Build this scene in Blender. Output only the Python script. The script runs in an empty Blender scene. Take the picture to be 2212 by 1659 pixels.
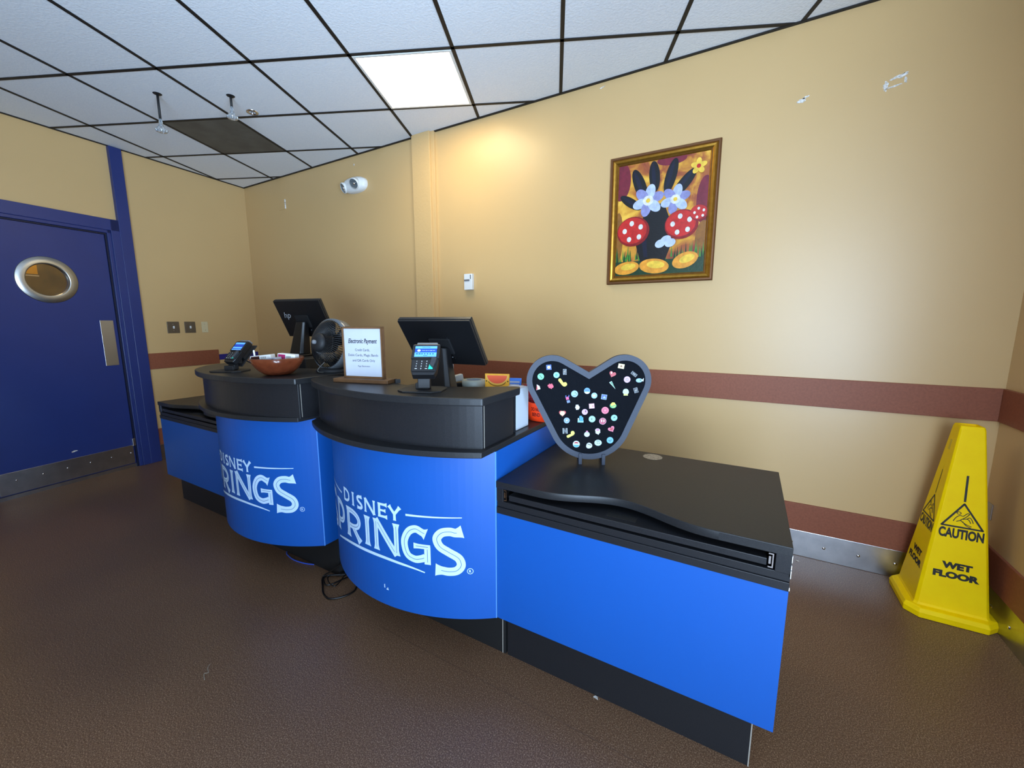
import bpy, bmesh, math, random
from mathutils import Matrix, Vector
C = bpy.context.scene.collection
S = bpy.context.scene
PI = math.pi
R = math.radians
random.seed(4)

# ------------------------------------------------------------------ camera, world, light, exposure
CEIL = 2.879
cam_d = bpy.data.cameras.new('camera'); cam = bpy.data.objects.new('camera', cam_d); C.objects.link(cam)
cam_d.sensor_width = 36; cam_d.lens = 882.55/2212*36; cam_d.clip_start = 0.02
fwd = Vector((-0.49286, 0.85711, -0.14983)).normalized()
cam.location = (0, 0, 1.358)
cam.rotation_euler = fwd.to_track_quat('-Z', 'Y').to_euler()
S.camera = cam

w = bpy.data.worlds.new('world'); S.world = w; w.use_nodes = True
w.node_tree.nodes['Background'].inputs[0].default_value = (0.50, 0.68, 1.0, 1)
w.node_tree.nodes['Background'].inputs[1].default_value = 1.0

def area(name, loc, aim, sx, sy, power, col, spread=180):
    l = bpy.data.lights.new(name, 'AREA'); l.shape = 'RECTANGLE'; l.size = sx; l.size_y = sy
    l.energy = power; l.color = col; l.spread = R(spread)
    o = bpy.data.objects.new(name, l); C.objects.link(o); o.location = loc
    o.rotation_euler = (Vector(aim)-Vector(loc)).to_track_quat('-Z', 'Z').to_euler()
    return o
# daylight entering through the glazed shop front behind and to the right of the camera
area('daylight_front_window', (1.35, -2.15, 1.45), (1.45, 2, 0.75), 2.7, 2.3, 74, (0.62, 0.79, 1.0), 95)
area('daylight_side_window', (3.35, -0.9, 1.35), (-1, 0.6, 0.4), 2.0, 2.1, 16, (0.66, 0.81, 1.0), 110)
# added fill lamps at the windows, aimed up to brighten the ceiling
area('ceiling_fill_front', (1.35, -2.14, 0.8), (-1.6, 1.2, 3.5), 2.7, 1.0, 150, (0.53, 0.74, 1.0), 95)
area('ceiling_fill_side', (3.36, -0.9, 0.8), (-2.6, 1.0, 3.6), 2.0, 1.0, 75, (0.53, 0.74, 1.0), 85)

S.view_settings.view_transform = 'Standard'; S.view_settings.look = 'None'
S.view_settings.gamma = 1; S.view_settings.exposure = -0.12
S.view_settings.use_curve_mapping = False

# ------------------------------------------------------------------ materials
def lin(c):
    return tuple((x/12.92 if x <= 0.04045 else ((x+0.055)/1.055)**2.4) for x in (v/255 for v in c))
MATS = {}
def mat(name, rgb, rough=0.5, metal=0.0, spec=0.5, noise=None, bump=None, emit=None, coat=0, alpha=1, trans=0):
    """noise=(scale, amount, second rgb, detail)  bump=(scale, strength)"""
    if name in MATS: return MATS[name]
    m = bpy.data.materials.new(name); m.use_nodes = True; nt = m.node_tree; b = nt.nodes['Principled BSDF']
    c = lin(rgb)+(1,)
    b.inputs['Base Color'].default_value = c; b.inputs['Roughness'].default_value = rough
    b.inputs['Metallic'].default_value = metal; b.inputs['Specular IOR Level'].default_value = spec
    b.inputs['Coat Weight'].default_value = coat; b.inputs['Alpha'].default_value = alpha
    b.inputs['Transmission Weight'].default_value = trans
    if noise or bump:
        tc = nt.nodes.new('ShaderNodeTexCoord')
    if noise:
        n = nt.nodes.new('ShaderNodeTexNoise'); n.inputs['Scale'].default_value = noise[0]
        n.inputs['Detail'].default_value = noise[3] if len(noise) > 3 else 4
        r = nt.nodes.new('ShaderNodeValToRGB'); r.color_ramp.elements[0].position = 0.5-noise[1]/2
        r.color_ramp.elements[1].position = 0.5+noise[1]/2
        r.color_ramp.elements[0].color = c; r.color_ramp.elements[1].color = lin(noise[2])+(1,)
        nt.links.new(tc.outputs['Object'], n.inputs['Vector']); nt.links.new(n.outputs['Fac'], r.inputs['Fac'])
        nt.links.new(r.outputs['Color'], b.inputs['Base Color'])
    if bump:
        n2 = nt.nodes.new('ShaderNodeTexNoise'); n2.inputs['Scale'].default_value = bump[0]; n2.inputs['Detail'].default_value = 3
        bp = nt.nodes.new('ShaderNodeBump'); bp.inputs['Strength'].default_value = bump[1]; bp.inputs['Distance'].default_value = 0.002
        nt.links.new(tc.outputs['Object'], n2.inputs['Vector']); nt.links.new(n2.outputs['Fac'], bp.inputs['Height'])
        nt.links.new(bp.outputs['Normal'], b.inputs['Normal'])
    if emit:
        b.inputs['Emission Color'].default_value = lin(emit[0])+(1,); b.inputs['Emission Strength'].default_value = emit[1]
    MATS[name] = m; return m

M_wall = mat('wall_paint', (204, 170, 118), 0.34, spec=0.5, noise=(2.2, 0.8, (200, 166, 115)), bump=(70, 0.10))
M_wall_rough = mat('column_paint', (204, 170, 118), 0.40, bump=(55, 0.9))
M_rail = mat('rail_laminate', (144, 84, 60), 0.50, spec=0.3, noise=(90, 0.5, (128, 73, 51)))
M_steel = mat('brushed_steel', (196, 196, 198), 0.30, 1.0, noise=(14, 0.7, (164, 164, 168)))
M_steel2 = mat('satin_steel', (196, 196, 192), 0.33, 1.0)
M_chrome = mat('chrome', (215, 215, 218), 0.14, 1.0)
M_blue_door = mat('door_blue_paint', (36, 52, 112), 0.33, noise=(6, 0.8, (34, 48, 105)), bump=(60, 0.05))
M_gasket = mat('door_seal', (8, 14, 44), 0.5)
M_blue = mat('blue_laminate', (15, 79, 160), 0.42, spec=0.4, noise=(3, 0.8, (14, 77, 156)))
M_black = mat('black_laminate', (18, 19, 22), 0.36, spec=0.35, noise=(420, 0.5, (38, 38, 41)))
M_blacktop = mat('black_laminate_top', (26, 27, 30), 0.38, spec=0.32, noise=(300, 0.5, (40, 40, 41)))
M_void = mat('dark_gap', (8, 8, 9), 0.7)
M_edge = mat('pale_edge_strip', (150, 144, 134), 0.6)
M_bplas = mat('black_plastic', (18, 18, 20), 0.38)
M_bplas_matt = mat('matt_black_plastic', (20, 20, 22), 0.6)
M_gplas = mat('grey_plastic', (110, 112, 116), 0.4)
M_white = mat('white_plastic', (225, 226, 224), 0.4)
M_paper = mat('white_paper', (184, 187, 197), 0.7, noise=(9, 0.7, (174, 179, 191)))
M_decal = mat('logo_print', (188, 214, 238), 0.45)
M_decal_in = mat('logo_inline', (60, 96, 150), 0.45)
M_bamboo = mat('bamboo_wood', (112, 78, 48), 0.5, noise=(30, 0.6, (88, 60, 36)))
M_bowl = mat('bowl_wood', (112, 54, 30), 0.25, noise=(26, 0.6, (80, 34, 18)), coat=0.5)
M_yellow = mat('yellow_plastic', (255, 216, 0), 0.5, spec=0.15, noise=(12, 0.6, (250, 205, 0)), bump=(160, 0.12))
M_ink = mat('black_ink', (22, 20, 16), 0.5)
M_gold = mat('gold_leaf', (196, 148, 60), 0.32, 0.85, noise=(40, 0.6, (164, 116, 40)))
M_gold_dark = mat('bronze_edge', (112, 74, 44), 0.4, 0.5)
M_plaster = mat('bare_plaster', (236, 234, 230), 0.8, noise=(90, 0.3, (170, 160, 146)))
M_cable_black = mat('black_cable', (12, 12, 13), 0.3)
M_cable_blue = mat('blue_cable', (52, 84, 190), 0.4)

def node_floor():
    m = bpy.data.materials.new('speckled_floor'); m.use_nodes = True; nt = m.node_tree; b = nt.nodes['Principled BSDF']
    tc = nt.nodes.new('ShaderNodeTexCoord')
    n = nt.nodes.new('ShaderNodeTexNoise'); n.inputs['Scale'].default_value = 260; n.inputs['Detail'].default_value = 5; n.inputs['Roughness'].default_value = 0.75
    r = nt.nodes.new('ShaderNodeValToRGB'); e = r.color_ramp.elements
    e[0].position = 0.36; e[0].color = lin((76, 52, 36))+(1,); e[1].position = 0.72; e[1].color = lin((214, 182, 148))+(1,)
    q = e.new(0.52); q.color = lin((112, 82, 60))+(1,)
    n2 = nt.nodes.new('ShaderNodeTexNoise'); n2.inputs['Scale'].default_value = 1.3; n2.inputs['Detail'].default_value = 3
    mx = nt.nodes.new('ShaderNodeMixRGB'); mx.blend_type = 'MULTIPLY'; mx.inputs['Fac'].default_value = 1
    r2 = nt.nodes.new('ShaderNodeValToRGB'); r2.color_ramp.elements[0].position = 0.3; r2.color_ramp.elements[0].color = (0.80, 0.79, 0.79, 1)
    r2.color_ramp.elements[1].position = 0.7; r2.color_ramp.elements[1].color = (1, 1, 1, 1)
    nt.links.new(tc.outputs['Object'], n.inputs['Vector']); nt.links.new(tc.outputs['Object'], n2.inputs['Vector'])
    nt.links.new(n.outputs['Fac'], r.inputs['Fac']); nt.links.new(n2.outputs['Fac'], r2.inputs['Fac'])
    nt.links.new(r.outputs['Color'], mx.inputs['Color1']); nt.links.new(r2.outputs['Color'], mx.inputs['Color2'])
    nt.links.new(mx.outputs['Color'], b.inputs['Base Color']); b.inputs['Specular IOR Level'].default_value = 0.33
    r3 = nt.nodes.new('ShaderNodeMapRange'); r3.inputs['To Min'].default_value = 0.26; r3.inputs['To Max'].default_value = 0.42
    nt.links.new(n2.outputs['Fac'], r3.inputs['Value']); nt.links.new(r3.outputs['Result'], b.inputs['Roughness'])
    return m
M_floor = node_floor()
M_tile = mat('ceiling_tile', (232, 236, 241), 0.9, noise=(120, 0.35, (224, 229, 236)), bump=(75, 0.9))
M_grid = mat('black_ceiling_grid', (14, 12, 13), 0.6)
M_darktile = mat('dark_ceiling_panel', (74, 72, 68), 0.6, noise=(7, 0.5, (96, 96, 90)))

# ------------------------------------------------------------------ mesh tools
FR = {}
class MB:
    def __init__(s): s.v = []; s.f = []; s.m = []; s.sm = []
    def add(s, vs, fs, mi=0, smooth=False, T=None):
        o = len(s.v)
        for p in vs:
            p = Vector(p); s.v.append(T @ p if T else p)
        for f in fs:
            s.f.append(tuple(i+o for i in f)); s.m.append(mi); s.sm.append(smooth)
        return s
    def box(s, c, d, mi=0, T=None, rz=0):
        x, y, z = d[0]/2, d[1]/2, d[2]/2; c = Vector(c); q = Matrix.Rotation(rz, 3, 'Z')
        vs = [c+q @ Vector((a*x, b*y, e*z)) for a in (-1, 1) for b in (-1, 1) for e in (-1, 1)]
        return s.add(vs, [(0, 1, 3, 2), (4, 6, 7, 5), (0, 4, 5, 1), (2, 3, 7, 6), (0, 2, 6, 4), (1, 5, 7, 3)], mi, False, T)
    def bx(s, x0, x1, y0, y1, z0, z1, mi=0, T=None):
        return s.box(((x0+x1)/2, (y0+y1)/2, (z0+z1)/2), (x1-x0, y1-y0, z1-z0), mi, T)
    def prism(s, poly, z0, z1, mi=0, T=None, smooth=False, mi_side=None):
        n = len(poly); vs = [(p[0], p[1], z0) for p in poly]+[(p[0], p[1], z1) for p in poly]
        a = sum(poly[i][0]*poly[(i+1) % n][1]-poly[(i+1) % n][0]*poly[i][1] for i in range(n))
        top = tuple(range(n, 2*n)); bot = tuple(reversed(range(n)))
        if a < 0: top, bot = tuple(reversed(top)), tuple(reversed(bot))
        s.add(vs, [top, bot], mi, False, T)
        vs2 = vs
        sides = [(i, (i+1) % n, n+(i+1) % n, n+i) for i in range(n)]
        if a < 0: sides = [tuple(reversed(q)) for q in sides]
        return s.add(vs2, sides, mi if mi_side is None else mi_side, smooth, T)
    def lathe(s, prof, n=32, mi=0, T=None, smooth=True, a0=0, a1=2*PI):
        full = abs(a1-a0-2*PI) < 1e-6; k = n if full else n+1
        vs = [(r*math.cos(a0+(a1-a0)*i/n), r*math.sin(a0+(a1-a0)*i/n), z) for (r, z) in prof for i in range(k)]
        fs = []
        for j in range(len(prof)-1):
            for i in range(n if full else n):
                i2 = (i+1) % k
                fs.append((j*k+i, j*k+i2, (j+1)*k+i2, (j+1)*k+i))
        if prof[0][0] > 1e-6 and full and False: pass
        return s.add(vs, fs, mi, smooth, T)
    def disc(s, c, r, n=24, mi=0, T=None, rx=None):
        rx = rx or r
        return s.add([(c[0]+rx*math.cos(2*PI*i/n), c[1]+r*math.sin(2*PI*i/n), c[2]) for i in range(n)], [tuple(range(n))], mi, False, T)
    def tube(s, path, r, n=8, mi=0, T=None, cap=True):
        P = [Vector(p) for p in path]; k = len(P); vs = []; up = Vector((0, 0, 1))
        for i, p in enumerate(P):
            t = (P[min(i+1, k-1)]-P[max(i-1, 0)]).normalized()
            u = up if abs(t.dot(up)) < 0.95 else Vector((1, 0, 0))
            a = t.cross(u).normalized(); b = t.cross(a).normalized()
            rr = r[i] if isinstance(r, (list, tuple)) else r
            for j in range(n): vs.append(p+a*rr*math.cos(2*PI*j/n)+b*rr*math.sin(2*PI*j/n))
        fs = [(i*n+j, i*n+(j+1) % n, (i+1)*n+(j+1) % n, (i+1)*n+j) for i in range(k-1) for j in range(n)]
        s.add(vs, fs, mi, True, T)
        if cap: s.add([vs[j] for j in range(n)]+[vs[(k-1)*n+j] for j in range(n)], [tuple(range(n)), tuple(range(n, 2*n))], mi, False, T)
        return s
    def build(s, name, mats, parent=None, local=False, bevel=0, seg=2, label=None, solid=0, weld=True, T=None):
        me = bpy.data.meshes.new(name)
        inv = Matrix.Identity(4)
        if parent is not None and not local: inv = FR[parent.name].inverted()
        if T is not None: inv = inv @ T
        me.from_pydata([tuple(inv @ v) for v in s.v], [], s.f)
        if not isinstance(mats, (list, tuple)): mats = [mats]
        for m in mats: me.materials.append(m)
        for p, mi, sm in zip(me.polygons, s.m, s.sm): p.material_index = mi; p.use_smooth = sm
        bm = bmesh.new(); bm.from_mesh(me)
        if weld: bmesh.ops.remove_doubles(bm, verts=bm.verts, dist=1e-5)
        bmesh.ops.recalc_face_normals(bm, faces=bm.faces)
        bm.to_mesh(me); bm.free(); me.update()
        o = bpy.data.objects.new(name, me); C.objects.link(o)
        if parent is not None:
            o.parent = parent; FR[o.name] = FR[parent.name]
        else: FR[o.name] = Matrix.Identity(4)
        if solid:
            q = o.modifiers.new('solid', 'SOLIDIFY'); q.thickness = solid; q.offset = 0
        if bevel:
            q = o.modifiers.new('bevel', 'BEVEL'); q.width = bevel; q.segments = seg; q.limit_method = 'ANGLE'; q.angle_limit = R(40)
            q.harden_normals = False
        if label: o['label'] = label
        return o

def thing(name, label, cat, loc=(0, 0, 0), rz=0, group=None):
    o = bpy.data.objects.new(name, None); C.objects.link(o); o.empty_display_size = 0.05
    o.location = loc; o.rotation_euler = (0, 0, rz)
    o['label'] = label; o['category'] = cat
    if group: o['group'] = group
    FR[o.name] = Matrix.Translation(Vector(loc)) @ Matrix.Rotation(rz, 4, 'Z')
    return o
def tag(o, label, cat, group=None):
    o['label'] = label; o['category'] = cat
    if group: o['group'] = group
    return o
def struct(o): o['kind'] = 'structure'; return o

def catmull(pts, n=8, closed=False):
    P = [Vector(p) for p in pts]; out = []; k = len(P)
    rng = range(k) if closed else range(k-1)
    for i in rng:
        if closed: a, b, c, d = P[(i-1) % k], P[i], P[(i+1) % k], P[(i+2) % k]
        else: a, b, c, d = P[max(i-1, 0)], P[i], P[i+1], P[min(i+2, k-1)]
        for j in range(n):
            t = j/n
            out.append(0.5*((2*b)+(c-a)*t+(2*a-5*b+4*c-d)*t*t+(3*b-a-3*c+d)*t**3))
    if not closed: out.append(P[-1])
    return out
def arc2(xa, xb, yc, sag, n=24):
    """arc in plan bulging towards -y, chord at y=yc from xa to xb, going from xa to xb"""
    h = abs(xb-xa)/2; cx = (xa+xb)/2; r = (h*h+sag*sag)/(2*sag); cy = yc-sag+r; a = math.asin(h/r)
    sgn = 1 if xb > xa else -1
    return [(cx+sgn*r*math.sin(-a+2*a*i/n), cy-r*math.cos(-a+2*a*i/n)) for i in range(n+1)], (cx, cy, r)
def inset(poly, d):
    n = len(poly); P = [Vector((p[0], p[1])) for p in poly]
    a = sum(P[i].x*P[(i+1) % n].y-P[(i+1) % n].x*P[i].y for i in range(n)); sg = 1 if a > 0 else -1
    out = []
    for i in range(n):
        t = (P[(i+1) % n]-P[i-1]).normalized(); nn = Vector((-t.y, t.x))*sg
        out.append((P[i].x+nn.x*d, P[i].y+nn.y*d))
    return out

def text_polys(txt, size=1.0, bold=0.0, shear=0.0, spacing=1.0, align='CENTER', line=1.0):
    cu = bpy.data.curves.new('t', 'FONT'); cu.body = txt; cu.size = size; cu.offset = bold; cu.shear = shear
    cu.space_character = spacing; cu.align_x = align; cu.align_y = 'CENTER'; cu.resolution_u = 4; cu.space_line = line
    ob = bpy.data.objects.new('t', cu); C.objects.link(ob)
    dg = bpy.context.evaluated_depsgraph_get(); me = bpy.data.meshes.new_from_object(ob.evaluated_get(dg))
    vs = [tuple(v.co) for v in me.vertices]; fs = [tuple(p.vertices) for p in me.polygons]
    bpy.data.objects.remove(ob); bpy.data.curves.remove(cu); bpy.data.meshes.remove(me)
    return vs, fs
def add_text(mb, txt, T, size, mi=0, bold=0.0, shear=0.0, spacing=1.0, align='CENTER', wid=None, hei=None, line=1.0):
    vs, fs = text_polys(txt, size, bold, shear, spacing, align, line)
    if not vs: return mb
    if wid or hei:
        xs = [v[0] for v in vs]; ys = [v[1] for v in vs]; cx = (min(xs)+max(xs))/2; cy = (min(ys)+max(ys))/2
        kx = wid/(max(xs)-min(xs)) if wid else 1; ky = hei/(max(ys)-min(ys)) if hei else kx
        if not wid: kx = ky
        vs = [((v[0]-cx)*kx, (v[1]-cy)*ky, 0) for v in vs]
    return mb.add(vs, fs, mi, False, T)
def frame_T(o, u, v):
    """matrix: x->u, y->v, z->u x v, origin o"""
    u = Vector(u).normalized(); v = Vector(v).normalized(); n = u.cross(v)
    m = Matrix.Identity(4)
    for i in range(3): m[i][0] = u[i]; m[i][1] = v[i]; m[i][2] = n[i]; m[i][3] = o[i]
    return m

# ------------------------------------------------------------------ room
YB = 2.78; XL = -5.15; XR = 1.06
ld = Vector((0.14586, -0.98931, 0)).normalized()         # left wall, from the corner towards the camera side
ln = Vector((0.98931, 0.14586, 0)).normalized()          # its normal, into the room
TL = frame_T((XL, YB, 0), ld, (0, 0, 1))                 # x = distance from corner, y = height, z = (ld x up)
TL_in = -1 if (ld.cross(Vector((0, 0, 1)))).dot(ln) < 0 else 1
def LW(a, h, d=0.0): return Vector((XL, YB, 0))+ld*a+Vector((0, 0, h))+ln*d
def lbox(mb, a0, a1, h0, h1, d0, d1, mi=0):
    vs = [LW(a, h, d) for a in (a0, a1) for d in (d0, d1) for h in (h0, h1)]
    return mb.add(vs, [(0, 1, 3, 2), (4, 6, 7, 5), (0, 4, 5, 1), (2, 3, 7, 6), (0, 2, 6, 4), (1, 5, 7, 3)], mi)

XE = 3.4; YF = -2.2; YK = 0.6       # far extents of the hall behind the camera; YK = where the right wall ends
mb = MB(); mb.bx(-5.3, XE+0.1, YF-0.1, YB+0.1, -0.06, 0); struct(mb.build('floor', M_floor))
mb = MB(); mb.box((-0.60, 1.136, 0.0004), (1.5, 0.002, 0.0004), rz=R(-0.4)); sm_ = mb.build('floor_seam', mat('seam_dark', (88, 64, 48), 0.5), bpy.data.objects['floor']); sm_['label'] = 'thin dark seam line in the floor'
# ceiling
mb = MB(); mb.bx(-5.3, XE+0.1, YF-0.1, YB+0.1, CEIL, CEIL+0.05); ceil = struct(mb.build('ceiling', M_tile))
AB = -0.41919                       # angle of the grid against the back wall
def GW(X, Y, z=CEIL):               # ceiling-grid coordinates -> world
    c, s_ = math.cos(-AB), math.sin(-AB)
    return Vector((c*X-s_*Y, s_*X+c*Y, z))
GX, GY, GS = -3.0305, 2.4966, 0.6096
from mathutils.geometry import intersect_line_line_2d
def clip_line(p, q, poly):
    """clip the line p-q to the convex room outline"""
    t0, t1 = 0.0, 1.0; d = q-p
    for i in range(len(poly)):
        a = Vector(poly[i]); b = Vector(poly[(i+1) % len(poly)]); e = b-a; nn = Vector((-e.y, e.x))  # inside = left (ccw)
        den = nn.dot(d); num = nn.dot(a-p)
        if abs(den) < 1e-9:
            if num > 0: return None
            continue
        t = num/den
        if den > 0: t0 = max(t0, t)
        else: t1 = min(t1, t)
    return (p+d*t0, p+d*t1) if t1 > t0+1e-4 else None
fl = LW((YB-YF)/0.98931, 0)
room = [(fl.x, YF), (XE, YF), (XE, YB), (XL, YB)]
mb = MB()
def bar(P, Q, wd, z0, z1, mi=0):
    d = (Q-P).normalized(); n_ = Vector((-d.y, d.x))*wd/2
    vs = [Vector((v.x, v.y, z)) for z in (z0, z1) for v in (P-n_, Q-n_, Q+n_, P+n_)]
    mb.add(vs, [(3, 2, 1, 0), (4, 5, 6, 7), (0, 1, 5, 4), (1, 2, 6, 5), (2, 3, 7, 6), (3, 0, 4, 7)], mi)
for i in range(-14, 18):
    for a, b in ((GW(GX+i*GS, -12), GW(GX+i*GS, 12)), (GW(-14, GY+i*GS), GW(14, GY+i*GS))):
        r_ = clip_line(a.xy, b.xy, room)
        if r_: bar(r_[0], r_[1], 0.021, CEIL-0.004, CEIL+0.002)
for a, b in (((XL, YB-0.009), (XR, YB-0.009)),): bar(Vector(a), Vector(b), 0.018, CEIL-0.006, CEIL)
a_, b_ = LW(0, 0, 0.009), LW(5.8, 0, 0.009); bar(a_.xy, b_.xy, 0.018, CEIL-0.006, CEIL)
bar(Vector((XR-0.009, YB)), Vector((XR-0.009, YK)), 0.018, CEIL-0.006, CEIL)
g = mb.build('ceiling_grid', M_grid, ceil); g['label'] = 'black metal grid bars of the ceiling'
# back wall, column
mb = MB(); mb.bx(XL-0.12, XR+0.12, YB, YB+0.12, 0, CEIL); wb = struct(mb.build('wall_back', M_wall))
mb = MB(); mb.bx(-2.535, -2.345, YB-0.042, YB+0.01, 0, CEIL); mb.bx(-2.345, -2.312, YB-0.022, YB+0.01, 0, CEIL, 1)
struct(mb.build('trim_1', [M_wall_rough, M_wall], bevel=0.002))
# left wall with a door opening
DA0, DA1, DH = 1.295, 2.235, 2.16        # opening along the wall, height
mb = MB()
lbox(mb, 0, DA0, 0, CEIL, -0.12, 0); lbox(mb, DA1, 6.0, 0, CEIL, -0.12, 0); lbox(mb, DA0, DA1, DH, CEIL, -0.12, 0)
struct(mb.build('wall_left', M_wall))
# right wall
mb = MB(); mb.bx(XR, XR+0.12, YK, YB+0.12, 0, CEIL); struct(mb.build('wall_right', M_wall))
# hall beyond the photographer: front wall with a glazed shop front, side wall with window
def wall_with_hole(name, x0, x1, y, hx0, hx1, hz0, hz1, alongx=True):
    mb = MB()
    for a0, a1, z0, z1 in ((x0, hx0, 0, CEIL), (hx1, x1, 0, CEIL), (hx0, hx1, 0, hz0), (hx0, hx1, hz1, CEIL)):
        if a1-a0 > 1e-3 and z1-z0 > 1e-3:
            if alongx: mb.bx(a0, a1, y-0.1, y, z0, z1)
            else: mb.bx(y, y+0.1, a0, a1, z0, z1)
    return struct(mb.build(name, M_wall))
wall_with_hole('wall_front', fl.x-0.05, XE+0.1, YF, -0.02, 2.72, 0.25, 2.6)
wall_with_hole('wall_east', YF, YK+0.12, XE, -1.9, 0.1, 0.25, 2.45, False)
mb = MB(); mb.bx(XR+0.12, XE+0.1, YK, YK+0.12, 0, CEIL); struct(mb.build('wall_return', M_wall))
mb = MB()
for x in (-0.02, 1.33, 2.68): mb.bx(x, x+0.04, YF-0.08, YF-0.02, 0.25, 2.6)
mb.bx(-0.02, 2.72, YF-0.08, YF-0.02, 0.25, 0.29); mb.bx(-0.02, 2.72, YF-0.08, YF-0.02, 2.56, 2.6)
struct(mb.build('window_1', M_grid))
mb = MB()
for y in (-1.9, -0.92, 0.06): mb.bx(XE+0.02, XE+0.08, y, y+0.04, 0.25, 2.45)
mb.bx(XE+0.02, XE+0.08, -1.9, 0.1, 0.25, 0.29); mb.bx(XE+0.02, XE+0.08, -1.9, 0.1, 2.41, 2.45)
struct(mb.build('window_2', M_grid))

# chair rails, lower bands, steel bases
mb = MB(); mb.bx(-2.31, XR, YB-0.012, YB+0.005, 0.894, 1.05); struct(mb.build('trim_2', M_rail, bevel=0.002))
mb = MB(); mb.bx(XL+0.02, XR, YB-0.012, YB+0.005, 0.155, 0.318); struct(mb.build('trim_3', M_rail, bevel=0.002))
mb = MB(); mb.bx(XR-0.012, XR+0.005, YK, YB-0.012, 0.894, 1.05); mb.bx(XR-0.012, XR+0.005, YK, YB-0.012, 0.155, 0.318)
struct(mb.build('trim_4', M_rail, bevel=0.002))
mb = MB(); lbox(mb, 0.482, 1.152, 0.906, 1.058, -0.005, 0.012); struct(mb.build('trim_5', M_rail, bevel=0.002))
mb = MB(); lbox(mb, 0.02, 0.478, 0.945, 1.005, -0.005, 0.010); struct(mb.build('trim_6', mat('dark_blue_strip', (38, 34, 120), 0.4), bevel=0.002))
mb = MB(); lbox(mb, 0.012, 1.152, 0.155, 0.318, -0.005, 0.012); struct(mb.build('trim_7', M_rail, bevel=0.002))
bb = {}
mb = MB(); mb.bx(XL+0.02, XR, YB-0.010, YB+0.005, 0.0, 0.155); bb['b'] = struct(mb.build('baseboard_back', M_steel, bevel=0.002))
mb = MB(); mb.bx(XR-0.010, XR+0.005, YK, YB-0.010, 0.0, 0.155); bb['r'] = struct(mb.build('baseboard_right', M_steel, bevel=0.002))
mb = MB(); lbox(mb, 0.012, 1.152, 0, 0.155, -0.005, 0.010); bb['l'] = struct(mb.build('baseboard_left', M_steel, bevel=0.002))
def rivet(parent, p, n, r=0.008):
    n = Vector(n).normalized(); u = n.orthogonal().normalized(); v = n.cross(u)
    T = frame_T(p, u, v)
    MB().lathe([(r, 0), (r*0.86, r*0.35), (r*0.5, r*0.55), (0.0001, r*0.62)], 12, 0, T).build('rivet', M_chrome, parent, weld=False)
for k in range(-3, 7): rivet(bb['b'], (0.157+0.1535*k*1.0, YB-0.010, 0.078), (0, -1, 0))
for y in (2.55, 2.40, 2.25, 2.10): rivet(bb['r'], (XR-0.010, y, 0.078), (-1, 0, 0))
rivet(bb['l'], LW(1.01, 0.086, 0.010), ln)

# plaster chips and patches on the back wall
def chip(cx, cz, w_, h_, rot, seed, name='paint_chip'):
    rnd = random.Random(seed); n = 22; pts = []
    for i in range(n):
        a = 2*PI*i/n; r_ = 0.55+0.45*rnd.random()
        x, z = w_/2*r_*math.cos(a), h_/2*r_*math.sin(a); x, z = x*math.cos(rot)-z*math.sin(rot), x*math.sin(rot)+z*math.cos(rot)
        pts.append((cx+x, cz+z))
    T = frame_T((0, YB, 0), (1, 0, 0), (0, 0, 1))
    mb = MB(); mb.prism(pts, 0, 0.0012, 0, T); o = mb.build(name, M_plaster, wb); o['label'] = 'bare white patch of torn paint'
chip(0.150, 2.503, 0.05, 0.026, 0.2, 3); chip(0.166, 2.516, 0.04, 0.012, 0.35, 9)
for dx, dz, w_, h_, ro, sd in ((-0.035, -0.012, 0.024, 0.055, 0.0, 1), (0.0, 0.018, 0.07, 0.012, 0.35, 2), (0.025, 0.02, 0.05, 0.018, 0.5, 5), (-0.005, -0.02, 0.085, 0.010, 0.18, 7), (0.036, -0.002, 0.014, 0.04, 0.1, 8)):
    chip(0.520+dx, 2.497+dz, w_, h_, ro, sd)
chip(-0.93, 2.845, 0.05, 0.008, 0.3, 12); chip(-3.29, 2.80, 0.02, 0.025, 0.3, 13)

# ------------------------------------------------------------------ door, frame, hardware
MBf = MB()
lbox(MBf, DA0-0.06, DA0+0.005, 0, DH+0.09, -0.02, 0.030)        # stile casing
lbox(MBf, 1.150, DA0-0.055, 0, CEIL-0.006, -0.005, 0.034)       # stile running up to the ceiling
lbox(MBf, DA1-0.005, DA1+0.10, 0, DH+0.09, -0.02, 0.030)
lbox(MBf, DA0-0.06, DA1+0.10, DH-0.005, DH+0.09, -0.02, 0.030)
lbox(MBf, DA0, DA0+0.030, 0, DH, -0.12, 0.018); lbox(MBf, DA1-0.030, DA1, 0, DH, -0.12, 0.018); lbox(MBf, DA0, DA1, DH-0.030, DH, -0.12, 0.018)
struct(MBf.build('trim_8', M_blue_door, bevel=0.0025))
g_ = MB()
lbox(g_, DA0+0.030, DA0+0.042, 0, DH-0.03, -0.055, 0.004); lbox(g_, DA0+0.042, DA1-0.03, DH-0.042, DH-0.030, -0.055, 0.004)
o = struct(g_.build('trim_9', M_gasket))
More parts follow.
